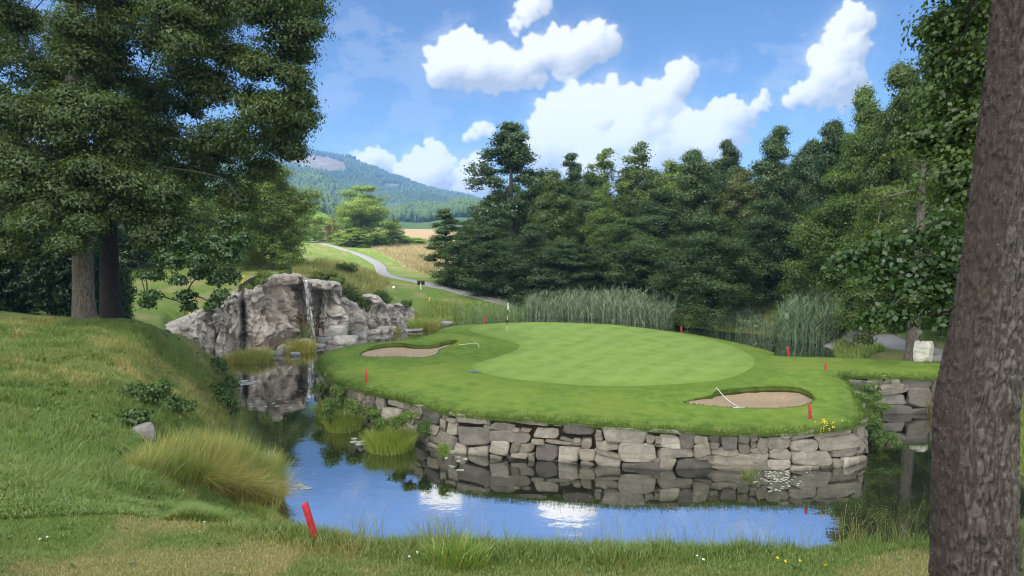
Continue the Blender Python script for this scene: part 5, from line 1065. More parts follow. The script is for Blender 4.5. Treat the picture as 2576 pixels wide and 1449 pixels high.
def reed_bed(polyuv, n, H, seed, label, col, wblade=0.055, leafy=6):
    rng = rs(seed); P = np.array(polyuv, float); D0, D1 = P[:, 1].min(), P[:, 1].max(); xy = []
    PX = [XD(u, D, .5) for u, D in polyuv]; xs = [p[0] for p in PX]
    while len(xy) < n:
        x = rng.uniform(min(xs), max(xs), 400); y = rng.uniform(D0, D1, 400); k = inpoly(x, y, PX); xy += list(zip(x[k], y[k]))
    xy = np.array(xy[:n]); x, y = xy[:, 0], xy[:, 1]; z = np.maximum(ground_z(x, y), -0.3); h = H * rng.uniform(.55, 1.08, n) * (.82 + .36 * fbm(x * .35, y * .35, 0, 2, seed)); b = MB()
    base = np.stack([x, y, z], 1); az = rng.uniform(0, 6.28, n); v, f = blades(base, h, 0.030, az, .10 + .12 * rng.random(n), rng); b.add(v, f, tint=np.repeat(np.clip(.45 + rng.normal(0, .2, n), 0, 1), 6))
    for k in range(leafy):
        fr = rng.uniform(.12, .97, n); a2 = az + k * 2.4 + rng.normal(0, .5, n); bp = base + np.stack([np.cos(az) * h * .05 * fr, np.sin(az) * h * .05 * fr, h * fr * .95], 1); ln = H * rng.uniform(.16, .30, n)
        v, f = blades(bp, ln, wblade, a2, rng.uniform(.6, 1.25, n), rng, .2); b.add(v, f, tint=np.repeat(np.clip(.5 + rng.normal(0, .25, n), 0, 1), 6))
    if leafy > 4:                                # feathery brown seed heads and dead straw
        s = rng.random(n) < .22; tp = base[s] + np.stack([np.cos(az[s]) * h[s] * .15, np.sin(az[s]) * h[s] * .15, h[s]], 1); m_ = len(tp); c = np.repeat(tp, 7, 0) + rng.normal(0, 1, (m_ * 7, 3)) * np.array([.06, .06, .14]); lv, lf = leaves(c, .16, .035, np.tile([0, 0, .3], (len(c), 1)), rng); b.add(lv, lf, tint=1.0)
        s = rng.random(n) < .25; v, f = blades(base[s], h[s] * .45, .03, rng.uniform(0, 6.28, s.sum()), rng.uniform(.2, .9, s.sum()), rng); b.add(v, f, tint=np.repeat(np.full(s.sum(), 2.4), 6))
    o = b.obj('reed_bed', REED); o.color = (*col, 1); return tag(o, label, 'reed bed', 'reed beds at the back of the pond', 'stuff')
reed_bed([(1325, 78.5), (1325, 75), (1420, 73), (1560, 70.5), (1690, 66.5), (1700, 69), (1600, 75), (1450, 78.5)], 1500, 2.75, 150, 'grey green reed bed in front of the wood behind the flag', (1.0, 1.05, 1.05))
reed_bed([(1760, 66), (1860, 63), (1950, 60.5), (1980, 62), (1900, 67), (1780, 69)], 260, 1.5, 151, 'shaded lower stretch of reeds under the leaning alder', (.8, .85, .85))
reed_bed([(1955, 61), (1990, 58), (2060, 56.5), (2110, 57), (2118, 60), (2040, 62.5), (1980, 64)], 900, 3.3, 152, 'tall dense reed stand at the right end of the back pond', (1.05, 1.15, 1.1), .06, 7)
reed_bed([(1125, 73.5), (1200, 73), (1320, 75), (1325, 77.5), (1240, 77.5), (1140, 76)], 420, 1.7, 153, 'thin green bulrushes behind the back rim of the island', (.85, 1.0, .6), .03, 3)

# turf blades
def turf():
    rng = rs(200)
    def scatter(n, u0, u1, v0, v1, zb=None):
        u = rng.uniform(u0, u1, n); v = rng.uniform(v0, v1, n); return u, v
    # near lawn: one tuft per few pixels of the picture, found by walking the view rays down to the ground
    th = np.radians(rng.uniform(-40, 40, 200000)); r = 6.5 * (17 / 6.5) ** rng.random(200000); x, y = r * np.sin(th), r * np.cos(th); z = ground_z(x, y); u, v = proj(np.stack([x, y, z], -1))
    d, s = polydist(x, y, POND, True, POND_S)
    k = (v < 1475) & (u > -30) & (u < 2600) & (z > 3.2); x, y, z, u, v = x[k], y[k], z[k], u[k], v[k]; n = len(x)
    edge_v = np.interp(u, [0, 200, 400, 640, 760, 1000, 1300, 1700, 2000, 2340], [1190, 1225, 1285, 1345, 1375, 1400, 1412, 1402, 1388, 1362])
    dry = dry_field(x, y); long = sstep(26, -14, v - edge_v)
    h = rng.uniform(.030, .060, n) * (1 + 0.3 * (1 - dry)) * (1 - long) + long * rng.uniform(.10, .30, n)
    t = np.clip(dry * rng.uniform(.4, 1.15, n) * (1 - .6 * long) + rng.normal(.06, .08, n), 0, 1)
    vv, f = blades(np.stack([x, y, z - .008], 1), h, .008 + .003 * long, rng.uniform(0, 6.28, n), rng.uniform(.2, 1.0, n), rng); b = MB(); b.add(vv, f, tint=np.repeat(t, 6))
    o = b.obj('lawn_grass', GRASS); o.color = (1.3, 1.25, 1.0, 1); tag(o, 'mown lawn turf in the near corner with dry brown patches', 'grass', kind='stuff')
    # left slope and its band of tall grass
    n = 330000; th = np.radians(rng.uniform(-41, -12, n)); r = 13 * (40 / 13) ** rng.random(n); x, y = r * np.sin(th), r * np.cos(th); z = ground_z(x, y); u, v = proj(np.stack([x, y, z], -1)); d = polydist(x, y, POND); ins = inpoly(x, y, POND)
    k = (~ins) & (z > .1) & (u > -40) & (v > 770) & (v < 1330) & (x < -4.5); x, y, z, u, v = x[k], y[k], z[k], u[k], v[k]; n = len(x)
    tall = sstep(-25, 20, v - np.interp(u, [0, 150, 300, 420], [1030, 1060, 1095, 1120])) * sstep(480, 400, u); dry = dry_field(x, y)
    pn = sstep(.45, .62, fbm(x * .8, y * .8, 0, 3, 88)); h = rng.uniform(.08, .17, n) * (1 - tall) * (1 + 1.4 * pn) + tall * rng.uniform(.14, .40, n) * (.25 + .75 * sstep(0, 90, np.interp(u, [0, 200, 400, 640], [1245, 1280, 1318, 1345]) - v)); w = .012 + .008 * tall
    t = np.clip(dry * rng.uniform(.3, 1.0, n) * (1 - .8 * tall) + rng.normal(.05, .07, n), 0, 1); vv, f = blades(np.stack([x, y, z - .01], 1), h, w, rng.uniform(0, 6.28, n), rng.uniform(.3, 1.1, n), rng)
    b = MB(); b.add(vv, f, tint=np.repeat(t, 6)); o = b.obj('rough_grass', GRASS); o.color = (1.35, 1.32, 1.05, 1); tag(o, 'longer rough grass over the left slope below the ash trees', 'grass', kind='stuff')
    n = 12000; sh = smooth_closed([XY(560, 915), XY(582, 950), XY(578, 1000), XY(590, 1070), XY(604, 1120), XY(622, 1180)], .05, closed=False); i = rng.integers(0, len(sh), n); x = sh[i, 0] - np.abs(rng.normal(0, 1.2, n)) + .3; y = sh[i, 1] + rng.normal(0, .3, n); z = np.maximum(ground_z(x, y), -.05); kp = fbm(x * .9, y * .9, 0, 3, 51) > .36; x, y, z = x[kp], y[kp], z[kp]; n = len(x)
    vv, f = blades(np.stack([x, y, z], 1), rng.uniform(.12, .42, n), .016, rng.normal(0, .9, n), rng.uniform(.3, 1.3, n), rng); b = MB(); b.add(vv, f, tint=np.repeat(np.clip(.25 + rng.normal(0, .3, n), 0, 1), 6)); o = b.obj('bank_grass', GRASS); o.color = (1.0, 1.05, .95, 1); tag(o, 'shaggy grass drooping from the left bank over the dark channel', 'grass', kind='stuff')
    # fringe of long stems along the near bank against the water
    b = MB()
    for kk, (n, hl, hh, w, tt) in enumerate(((6500, .15, .38, .010, .12), (900, .45, .95, .005, .55), (500, .4, .8, .006, .3))):
        uu = rng.uniform(660, 2345, n) if kk < 2 else rng.uniform(900, 1300, n)
        dens = fbm(uu * .012, 0 * uu, 0, 3, 33 + kk); q = dens > (.40 if kk == 0 else .47); uu = uu[q]; n = len(uu); D = np.interp(uu, [660, 1000, 1500, 2000, 2345], [11.1, 10.6, 10.6, 10.8, 11.2]) + rng.uniform(-.5, 1.2, n); xx, yy = XD(uu, D, 4.8); zz = ground_z(xx, yy)
        vv, f = blades(np.stack([xx, yy, zz - .03], 1), rng.uniform(hl, hh, n), w, rng.uniform(0, 6.28, n), rng.uniform(.1, .7, n), rng); b.add(vv, f, tint=np.repeat(np.clip(tt + rng.normal(0, .15, n), 0, 1), 6))
        if kk == 1:      # seed heads
            hd = vv.reshape(-1, 6, 3)[:, 4]; m_ = len(hd); c = np.repeat(hd, 9, 0) + rng.normal(0, 1, (m_ * 9, 3)) * np.array([.03, .03, .06]); lv, lf = leaves(c, .016, .007, np.tile([0, 0, 1.0], (len(c), 1)), rng); b.add(lv, lf, tint=.8)
    o = b.obj('bank_grass', GRASS); o.color = (1.1, 1.15, .95, 1); tag(o, 'fringe of long grass and seeding stems along the near bank', 'grass', kind='stuff')
    # ragged rim of the island
    n = 34000; i = rng.integers(0, len(ISL), n); p = ISL[i] + rng.normal(0, .16, (n, 2)); ed = polydist(p[:, 0], p[:, 1], ISL); z = isl_z(p[:, 0], p[:, 1]) - .16 * sstep(.55, 0, ed) - .1 * (~inpoly(p[:, 0], p[:, 1], ISL)) - .03
    front = p[:, 1] < 40; k = front | (rng.random(n) < .35); p, z = p[k], z[k]; n = len(z); vv, f = blades(np.stack([p[:, 0], p[:, 1], z], 1), rng.uniform(.07, .28, n) * rng.uniform(.5, 1, n) * np.where(p[:, 1] < 40, 1.15, .7), .014, rng.uniform(3.4, 6.0, n), rng.uniform(.3, 1.2, n), rng)
    b = MB(); b.add(vv, f, tint=np.repeat(np.clip(.12 + rng.normal(0, .15, n), 0, 1), 6)); bw = []
    for bk in (BK1, BK2):
        m_ = 1500; j = rng.integers(0, len(bk), m_); q = bk[j] + rng.normal(0, .05, (m_, 2)); s = np.clip((q[:, 1] - bk[:, 1].mean()) / (np.ptp(bk[:, 1]) * .5), -1, 1); zz = isl_z(q[:, 0], q[:, 1]) + .10 * sstep(-.2, .6, s) - .03
        vv, f = blades(np.stack([q[:, 0], q[:, 1], zz], 1), rng.uniform(.05, .14, m_), .014, rng.uniform(3.6, 5.8, m_), rng.uniform(.4, 1.2, m_), rng); b.add(vv, f, tint=np.repeat(np.clip(.05 + rng.normal(0, .1, m_), 0, 1), 6))
    o = b.obj('rim_grass', GRASS); o.color = (.95, 1.08, .85, 1); tag(o, 'ragged grass overhanging the rim of the island and its bunkers', 'grass', kind='stuff')
    # rough, meadow, bank by the path
    b = MB()
    n = 26000; th = np.radians(rng.uniform(-18, -7, n)); r = rng.uniform(68, 130, n); x, y = r * np.sin(th), r * np.cos(th); z = ground_z(x, y); u, v = proj(np.stack([x, y, z], -1)); RG = [(730, 712), (740, 668), (850, 652), (940, 688), (985, 714), (960, 730), (900, 744), (800, 704)]
    k = inpoly(u, v, RG); x, y, z = x[k], y[k], z[k]; n = len(x); vv, f = blades(np.stack([x, y, z], 1), rng.uniform(.3, .95, n), .03, rng.uniform(0, 6.28, n), rng.uniform(.1, .6, n), rng); b.add(vv, f, tint=np.repeat(np.clip(.30 + rng.normal(0, .28, n), 0, 1), 6))
    o = b.obj('rough_grass', GRASS); o.color = (1.2, 1.15, 1, 1); tag(o, 'tall weedy rough with brown docks between the cliff and the path', 'grass', kind='stuff'); b = MB()
    n = 40000; th = np.radians(rng.uniform(-17, -5, n)); r = rng.uniform(100, 235, n); x, y = r * np.sin(th), r * np.cos(th); z = ground_z(x, y); u, v = proj(np.stack([x, y, z], -1)); MD_ = [(770, 600), (830, 602), (930, 624), (985, 650), (1010, 668), (1070, 690), (1100, 690), (1100, 600)]
    k = inpoly(u, v, MD_); x, y, z = x[k], y[k], z[k]; n = len(x); vv, f = blades(np.stack([x, y, z], 1), rng.uniform(.4, .8, n), .06, rng.uniform(0, 6.28, n), rng.uniform(.1, .5, n), rng); b.add(vv, f, tint=np.repeat(np.clip(.80 + rng.normal(0, .18, n), 0, 1), 6))
    o = b.obj('meadow_grass', GRASS); o.color = (.92, .94, 1.05, 1); tag(o, 'ripe tan hay grass of the meadow right of the winding path', 'grass', kind='stuff'); b = MB()
    n = 14000; uu = rng.uniform(2085, 2290, n); D = rng.uniform(44, 58, n); x, y = XD(uu, D, 1); z = ground_z(x, y); u, v = proj(np.stack([x, y, z], -1)); k = (z > -.2) & (v > np.interp(u, [2100, 2150, 2300], [845, 858, 905])); x, y, z = x[k], y[k], z[k]; n = len(x); vv, f = blades(np.stack([x, y, z], 1), rng.uniform(.2, .7, n), .03, rng.uniform(0, 6.28, n), rng.uniform(.1, .6, n), rng); b.add(vv, f, tint=np.repeat(np.clip(.12 + rng.normal(0, .15, n), 0, 1), 6))
    n = 9000; uu = rng.uniform(1060, 1420, n); D = rng.uniform(72, 80, n); x, y = XD(uu, D, 1); z = ground_z(x, y); k = (z > -.1) & (z < .9); x, y, z = x[k], y[k], z[k]; n = len(x); vv, f = blades(np.stack([x, y, z], 1), rng.uniform(.2, .8, n), .035, rng.uniform(0, 6.28, n), rng.uniform(.1, .6, n), rng); b.add(vv, f, tint=np.repeat(np.clip(.15 + rng.normal(0, .15, n), 0, 1), 6))
    n = 9000; uu = rng.uniform(2520, 2640, n); D = rng.uniform(20, 34, n); x, y = XD(uu, D, 1); z = ground_z(x, y); k = z > .05; x, y, z = x[k], y[k], z[k]; n = len(x); vv, f = blades(np.stack([x, y, z], 1), rng.uniform(.15, .5, n), .016, rng.uniform(0, 6.28, n), rng.uniform(.1, .7, n), rng); b.add(vv, f, tint=np.repeat(np.clip(.2 + rng.normal(0, .2, n), 0, 1), 6))
    o = b.obj('bank_grass', GRASS); o.color = (1.45, 1.45, 1, 1); tag(o, 'fresh yellow green bank grass round the back and right shores of the pond', 'grass', kind='stuff')
turf()
for i, (u, v, r, h, n, tint, col, lab) in enumerate(((1150, 1420, .42, .55, 420, .08, (1.5, 1.6, 1.0), 'broad bladed bright green tuft on the near bank below the island'), (650, 1300, .45, .5, 420, .05, (1.6, 1.7, .9), 'bright green grass tuft at the foot of the dry tussock'), (700, 1345, .3, .4, 260, .05, (1.0, 1.2, 1.0), 'dark green tuft left of the leaning red stake'), (1560, 1420, .5, .32, 300, .2, (1.1, 1.15, .9), 'low tuft on the near lawn edge right of the bright green tuft'), (1870, 1390, .18, .6, 60, .1, (.8, 1, .8), 'thin rush tuft at the near bank toward the big trunk'), (2250, 1350, .7, .5, 500, .6, (.75, .7, .7), 'brown seeding grass clump left of the big trunk'), (60, 1130, .6, .6, 420, .05, (1.4, 1.6, 1.2), 'pale arching grass clump at the left edge'), (280, 1225, .6, .5, 420, .06, (1.3, 1.5, 1.1), 'arching grass clump in the band of tall grass on the left'))):
    p = on_ground(u, v, 5); clump(p, r, h, n, 300 + i, lab, tint, .8, .012, col, group='grass tufts along the near bank')
def weeds():
    rng = rs(420); L = []
    for n, u0, u1, v0, v1 in ((420, 0, 560, 830, 1190), (110, 0, 1200, 1230, 1449), (70, 1200, 2340, 1385, 1449)):
        for k in range(n):
            p = on_ground(rng.uniform(u0, u1), rng.uniform(v0, v1), 5, 60)
            if p[2] > .6: L.append(p)
    P = np.array(L); P = P[fbm(P[:, 0] * .7, P[:, 1] * .7, 0, 3, 71) > .44]; b = MB()
    for p in P:
        m = int(rng.integers(5, 10)); s = rng.uniform(.05, .13) * (1.2 if p[1] > 14 else .42); a = rng.uniform(0, 6.28, m); d = np.stack([np.cos(a), np.sin(a), rng.uniform(.3, 1.2, m)], 1); c = p + d * s * .6 + (0, 0, .02)
        t = unit(d); w = unit(np.cross(t, np.tile([0, 0, 1.0], (m, 1)))) * s * .28; b.add(np.stack([c - t * s * .6, c + w, c + t * s * .7, c - w], 1).reshape(-1, 3), np.arange(m * 4).reshape(-1, 4), tint=np.repeat(np.clip(rng.normal(.6, .25, m), 0, 1), 4))
    o = b.obj('lawn_weeds', LEAF_BIG); o.color = (1.5, 1.6, .9, 1); tag(o, 'broad leaved weeds scattered through the near grass and the left slope', 'weeds', kind='stuff')
weeds()
def flowers():
    rng = rs(400); ym = plain_mat('petal_yellow', (0.75, 0.55, 0.03), .6, .1); wm = plain_mat('petal_white', (0.75, 0.75, 0.70), .6, .1)
    for mat, L, lab in ((wm, [(400, 1238), (240, 1212), (355, 1300), (520, 1330), (428, 1252), (470, 1224), (120, 1365), (800, 1368), (1040, 1412), (720, 1330), (1760, 1415), (60, 1090), (640, 1332)], 'tiny white clover heads dotted in the near lawn'), (ym, [(1950, 1420), (2040, 1428), (55, 1010), (70, 1060), (270, 1165), (520, 1245), (880, 1388)], 'tiny yellow flowers dotted in the near grass')):
        b = MB()
        for u, v in L:
            p = on_ground(u, v, 5)
            for k in range(2):
                c = p + np.array([rng.normal(0, .12), rng.normal(0, .1), .07]); q = leaves(np.tile(c, (8, 1)) + rng.normal(0, .006, (8, 3)), .03, .02, np.tile([0, 0, 1.0], (8, 1)), rng); b.add(*q)
        tag(b.obj('clover_flowers', mat), lab, 'flowers', kind='stuff')
    p = on_isl(2078, 1074); t = thing('ragwort', 'yellow flowering weed on the wall edge below the right red stake', 'wild flower', p); c = rng.normal(0, 1, (34, 3)) * np.array([.22, .05, .14]) + np.array([0, -.15, .12]); b = MB(); b.add(*leaves(np.repeat(c, 3, 0), .055, .05, np.tile([0, -.6, 1.0], (102, 1)), rng)); b.obj('blossoms', ym, t)
    b = MB(); a = rng.uniform(0, 6.28, 60); v, f = blades(rng.normal(0, .1, (60, 3)) * np.array([1.4, .4, .1]) + np.array([0, -.1, -.05]), .26, .02, a, .5, rng); b.add(v, f, tint=.05); o = b.obj('stem', GRASS, t); o.color = (.8, 1, .8, 1)
flowers()

# ------------------------------------------------------------------ stakes, flag, rakes, signs
def stake(p, top, w, mat, label, cat='stake', name='stake', group=None, scale_h=1.0):
    p = np.asarray(p); q = np.asarray(top); d = q - p; L = np.linalg.norm(d); d = d / L; x = unit(np.cross([0, 1.0, 0], d)[None])[0]; x = x * np.sign(x[0] + 1e-9); y = np.cross(d, x)
    w2 = w / 2; ch = w * .12; ring = [(-w2 + ch, -w2), (w2 - ch, -w2), (w2, -w2 + ch), (w2, w2 - ch), (w2 - ch, w2), (-w2 + ch, w2), (-w2, w2 - ch), (-w2, -w2 + ch)]
    V = []; hs = [-.25, 0, L * .5, L - w * .12, L]; 
    for i, h in enumerate(hs):
        k = .86 if i == 4 else 1
        for a, b_ in ring: V.append(d * (h + (0.10 * w * (a / w2) if i >= 3 else 0)) + x * a * k + y * b_ * k)
    b = MB(); b.add(V, grid_faces(5, 8, True)); b.add(V[-8:], [[0, 1, 2, 3], [0, 3, 4, 7], [7, 4, 5, 6]])
    o = b.obj(name, mat); o.location = tuple(p); return tag(o, label, cat, group)
RED = plain_mat('red_paint', (0.40, 0.028, 0.035), .55, .18, 14, .15); YEL = plain_mat('yellow_paint', (0.72, 0.46, 0.02), .55, .12, 14, .1)
WHT = plain_mat('white_paint', (0.78, 0.78, 0.76), .5, .05); BLK = plain_mat('black_paint', (0.02, 0.02, 0.022), .5, .1); GRYP = plain_mat('grey_panel', (0.035, 0.037, 0.04), .5, .2)
PLY = plain_mat('pole_yellow', (0.62, 0.55, 0.22), .5, .06); STEEL = plain_mat('pale_metal', (0.58, 0.60, 0.60), .4, .08)
def stakes():
    p = on_ground(797, 1366, 5); stake(p, PD(766, 1266, p[1] - .06), .085, RED, 'big leaning red stake on the near lawn edge in front of the water', group='red hazard stakes')
    for (u, v, u2, v2, w, lab) in ((921, 962, 921, 929, .085, 'red stake on the left near corner of the island'), (2038, 1054, 2037, 1017, .095, 'red stake between the brownish bunker and the island wall'), (1219, 808, 1221, 797, .12, 'small red stake on the back rim of the island by the bulrushes'), (1714, 836, 1714, 822, .10, 'small red stake on the back rim of the island behind the green'), (1983, 891, 1981, 873, .095, 'red stake at the back pond corner of the turf bridge'), (2076, 930, 2078, 911, .085, 'dark red stake on the turf near the start of the bridge')):
        p = on_isl(u, v); stake(p, PD(u2, v2, p[1]), w, RED, lab, group='red hazard stakes')
    p = on_ground(2165, 838, 40); stake(p, PD(2165, 826, p[1]), .1, RED, 'tiny red stake by the far end of the path behind the boulder', group='red hazard stakes')
    for u, v, u2, v2, lab in ((610, 716, 613, 693, 'yellow stake on the lawn above the left part of the cliff'), (478, 786, 478, 768, 'yellow stake under the hanging bough on the left lawn'), (1079, 760, 1081, 748, 'short yellow stake on the lawn above the bulrushes')):
        p = on_ground(u, v, 40); stake(p, PD(u2, v2, p[1]), .11, YEL, lab, group='yellow stakes')
stakes()
def flag():
    p = on_isl(1275, 836); D = p[1]; t = thing('flagstick', 'golf flagstick with limp white flag standing in the green', 'flagstick', p); top = PD(1278, 764, D) - p; H = top[2]
    for f0, f1, mat, nm in ((-.02, .26, PLY, 'pole'), (.26, .44, BLK, 'pole_band'), (.44, .60, PLY, 'pole_band'), (.60, .80, BLK, 'pole_band'), (.80, 1.03, WHT, 'pole_top')):
        b = MB(); b.add(*tube([top * f0 + (0, 0, 0), top * (f0 + f1) / 2, top * f1], .020, 10)); b.obj(nm, mat, t, smooth=True)
    k, m_ = 16, 12; s = np.linspace(0, 1, k)[None]; h = np.linspace(0, 1, m_)[:, None]; X = .02 + .20 * s * (.55 + .45 * h) + .02 * np.sin(s * 9 + h * 3); Y = .05 * np.sin(s * 14 + h * 2) * (.3 + s); Z = H * 1.02 - h * .40 - .20 * s ** 1.4 - .02 * np.sin(s * 10)
    V = np.stack([X, Y, Z + 0 * X], -1).reshape(-1, 3); b = MB(); F = grid_faces(m_, k); b.add(V, F); b.add(V + (0, .006, 0), F[:, ::-1]); fl = b.obj('flag', WHT, t, smooth=True)
    b = MB(); g = [(.10, .40), (.13, .42), (.14, .38), (.12, .36), (.14, .34), (.13, .30), (.10, .31)]; b.add(*tube([(x, -.07, H * 1.02 - .02 - z + -.02) for x, z in g], .010, 5)); b.obj('flag_mark', BLK, fl)
    b = MB(); a = np.linspace(0, 6.283, 16, endpoint=False); b.add(*tube([p + (0, 0, .016), p + (0, 0, .020)], .055, 14)); b.add(np.stack([p[0] + .055 * np.cos(a), p[1] + .055 * np.sin(a), 0 * a + p[2] + .020], 1), [list(range(16))]); tag(b.obj('golf_hole', BLK), 'small dark hole cup at the foot of the flagstick', 'hole')
flag()
def rake(pts, label):
    a = on_isl(*pts[0]); e = on_isl(*pts[-1]); n = len(pts); q = []
    for i, (u, v) in enumerate(pts):
        f = [0, .35, .62, .86, .96, 1][i] if n == 6 else i / (n - 1); q.append(PD(u, v, a[1] * (1 - f) + e[1] * f))
    q[0][2] = a[2] + .03; P = smooth_closed(q, .06, closed=False); t = thing('bunker_rake', label, 'rake', a, 'bunker rakes'); b = MB(); b.add(*tube(P - a, .015, 8)); b.obj('handle', STEEL, t, smooth=True)
    h = MB(); d = unit((P[4] - P[0])[None])[0]; s = unit(np.cross(d, [0, 0, 1.0])[None])[0]; R = np.stack([s, d, np.cross(s, d)], 1); c = P[0] - a - d * .03; h.add(*box(c, (.52, .035, .03), R))
    for k in range(9): h.add(*box(c + s * (k - 4) * .06 - np.array([0, 0, .035]), (.012, .012, .07)))
    h.obj('head', STEEL, t)
rake([(1858, 1026), (1836, 1010), (1818, 994), (1806, 979), (1801, 976), (1797, 985)], 'white handled rake with a bent hook leaning over the brownish bunker')
rake([(1140, 869), (1160, 867), (1178, 865), (1196, 863), (1203, 866), (1205, 874)], 'pale rake with bent end lying beside the pale left bunker')
def signs():
    p = on_ground(1059, 729, 60); t = thing('course_sign', 'dark double panel sign on a white post beside the cart path', 'sign', p); s = p[1] / FPX; h = 17 * s; b = MB(); b.add(*tube([(0, 0, -.2), (0, 0, h * .5), (0, 0, h)], .045, 8)); b.obj('post', WHT, t)
    for k in (-1, 1):
        ca, sa = math.cos(.55), math.sin(.55); R = np.array([[1, 0, 0], [0, ca, -sa], [0, sa, ca]]) @ np.array([[1, 0, 0], [0, 1, 0], [-.12 * 0, 0, 1]]); b = MB(); b.add(*box((k * .235, .0, h + .05), (.44, .035, .62), R)); b.obj('panel', GRYP, t)
    p = on_ground(990, 727, 55); t = thing('tee_marker', 'little white marker plate in the grass left of the course sign', 'marker', p); b = MB(); b.add(*box((0, 0, .18), (.30, .04, .28), np.array([[.9, 0, -.42], [0, 1, 0], [.42, 0, .9]]))); b.obj('plate', WHT, t); b = MB(); b.add(*tube([(0, .03, -.2), (0, .03, .0), (.02, .03, .16)], .02, 6)); b.obj('stem', WHT, t)
signs()
def floating():
    rng = rs(700); pm, nt = newmat('lily_leaf'); T = NT(nt); c = T.mix(T.noise(T.pos(), 14.0, 4.0), (.20, .22, .16), (.42, .45, .38)); T.out(T.bsdf(c, .35, .5))
    def pad(b, x, y, rx, ry, rz, z=.006):
        a = np.linspace(.25, 6.03, 14); r = 1 + rng.normal(0, .06, 14); X = np.r_[0, rx * r * np.cos(a)]; Y = np.r_[0, ry * r * np.sin(a)]; ca, sa = math.cos(rz), math.sin(rz)
        b.add(np.stack([x + X * ca - Y * sa, y + X * sa + Y * ca, np.r_[z, z + rng.normal(0, .001, 14)]], 1), [[0, i, i + 1] for i in range(1, 14)])
    for u, v, w, n, sp, lab in ((603, 967, .30, 16, .75, 'pale patch of lily leaves in the channel below the left bank'), (760, 1228, .13, 9, .22, 'small clump of floating leaves on the blue water'), (1136, 1244, .10, 5, .22, 'narrow drifting leaf scrap on the cloud reflection'), (700, 1012, .16, 8, .9, 'scattered floating leaves where the channel widens'), (905, 1112, .2, 7, .5, 'floating leaves beside the left grass clump'), (1160, 1160, .12, 9, .7, 'few pale leaves floating below the island wall')):
        b = MB(); p = PZ(u, v, 0)
        for k in range(n): pad(b, p[0] + rng.normal(0, sp * .6), p[1] + rng.normal(0, sp * .8), w * rng.uniform(.6, 1.2), w * rng.uniform(.5, 1), rng.uniform(0, 6.28), .006 + .0006 * k)
        tag(b.obj('lily_pads', pm), lab, 'floating leaves', 'floating leaves on the pond')
    b = MB()
    for k in range(130):
        p = PZ(1960 + rng.normal(0, 26) - .25 * k * .2, 1190 + rng.normal(0, 24), 0); pad(b, p[0], p[1], .07, .045, rng.uniform(0, 3), .006 + .0004 * (k % 7))
    for k in range(90):
        p = PZ(rng.uniform(590, 800), rng.uniform(905, 1010), 0); pad(b, p[0], p[1], .06 * rng.uniform(.5, 1.6), .04, rng.uniform(0, 3), .006 + .0004 * (k % 7))
    for k in range(26): p = PZ(rng.uniform(690, 790), rng.uniform(1185, 1225), 0); pad(b, p[0], p[1], .05 * rng.uniform(.4, 1.5), .012, rng.uniform(-.4, .4))
    tag(b.obj('water_weed', pm), 'sprinkling of tiny leaves and weed floating on the pond', 'water weed', kind='stuff')
    # wet gleam on the green
    p = on_isl(1197, 936); wm, nt = newmat('standing_water'); T = NT(nt); T.out(T.n('ShaderNodeBsdfGlossy', Color=(.9, .93, 1, 1), Roughness=.06)); b = MB()
    for k in range(12): x, y = p[0] + rng.normal(0, .16), p[1] + rng.normal(0, .16); pad(b, x, y, rng.uniform(.05, .13), rng.uniform(.03, .08), rng.uniform(-.3, .3), float(isl_z(x, y)) + .030 + .0008 * k)
    tag(b.obj('puddle', wm), 'small wet puddle gleaming blue at the edge of the green', 'puddle')
floating()

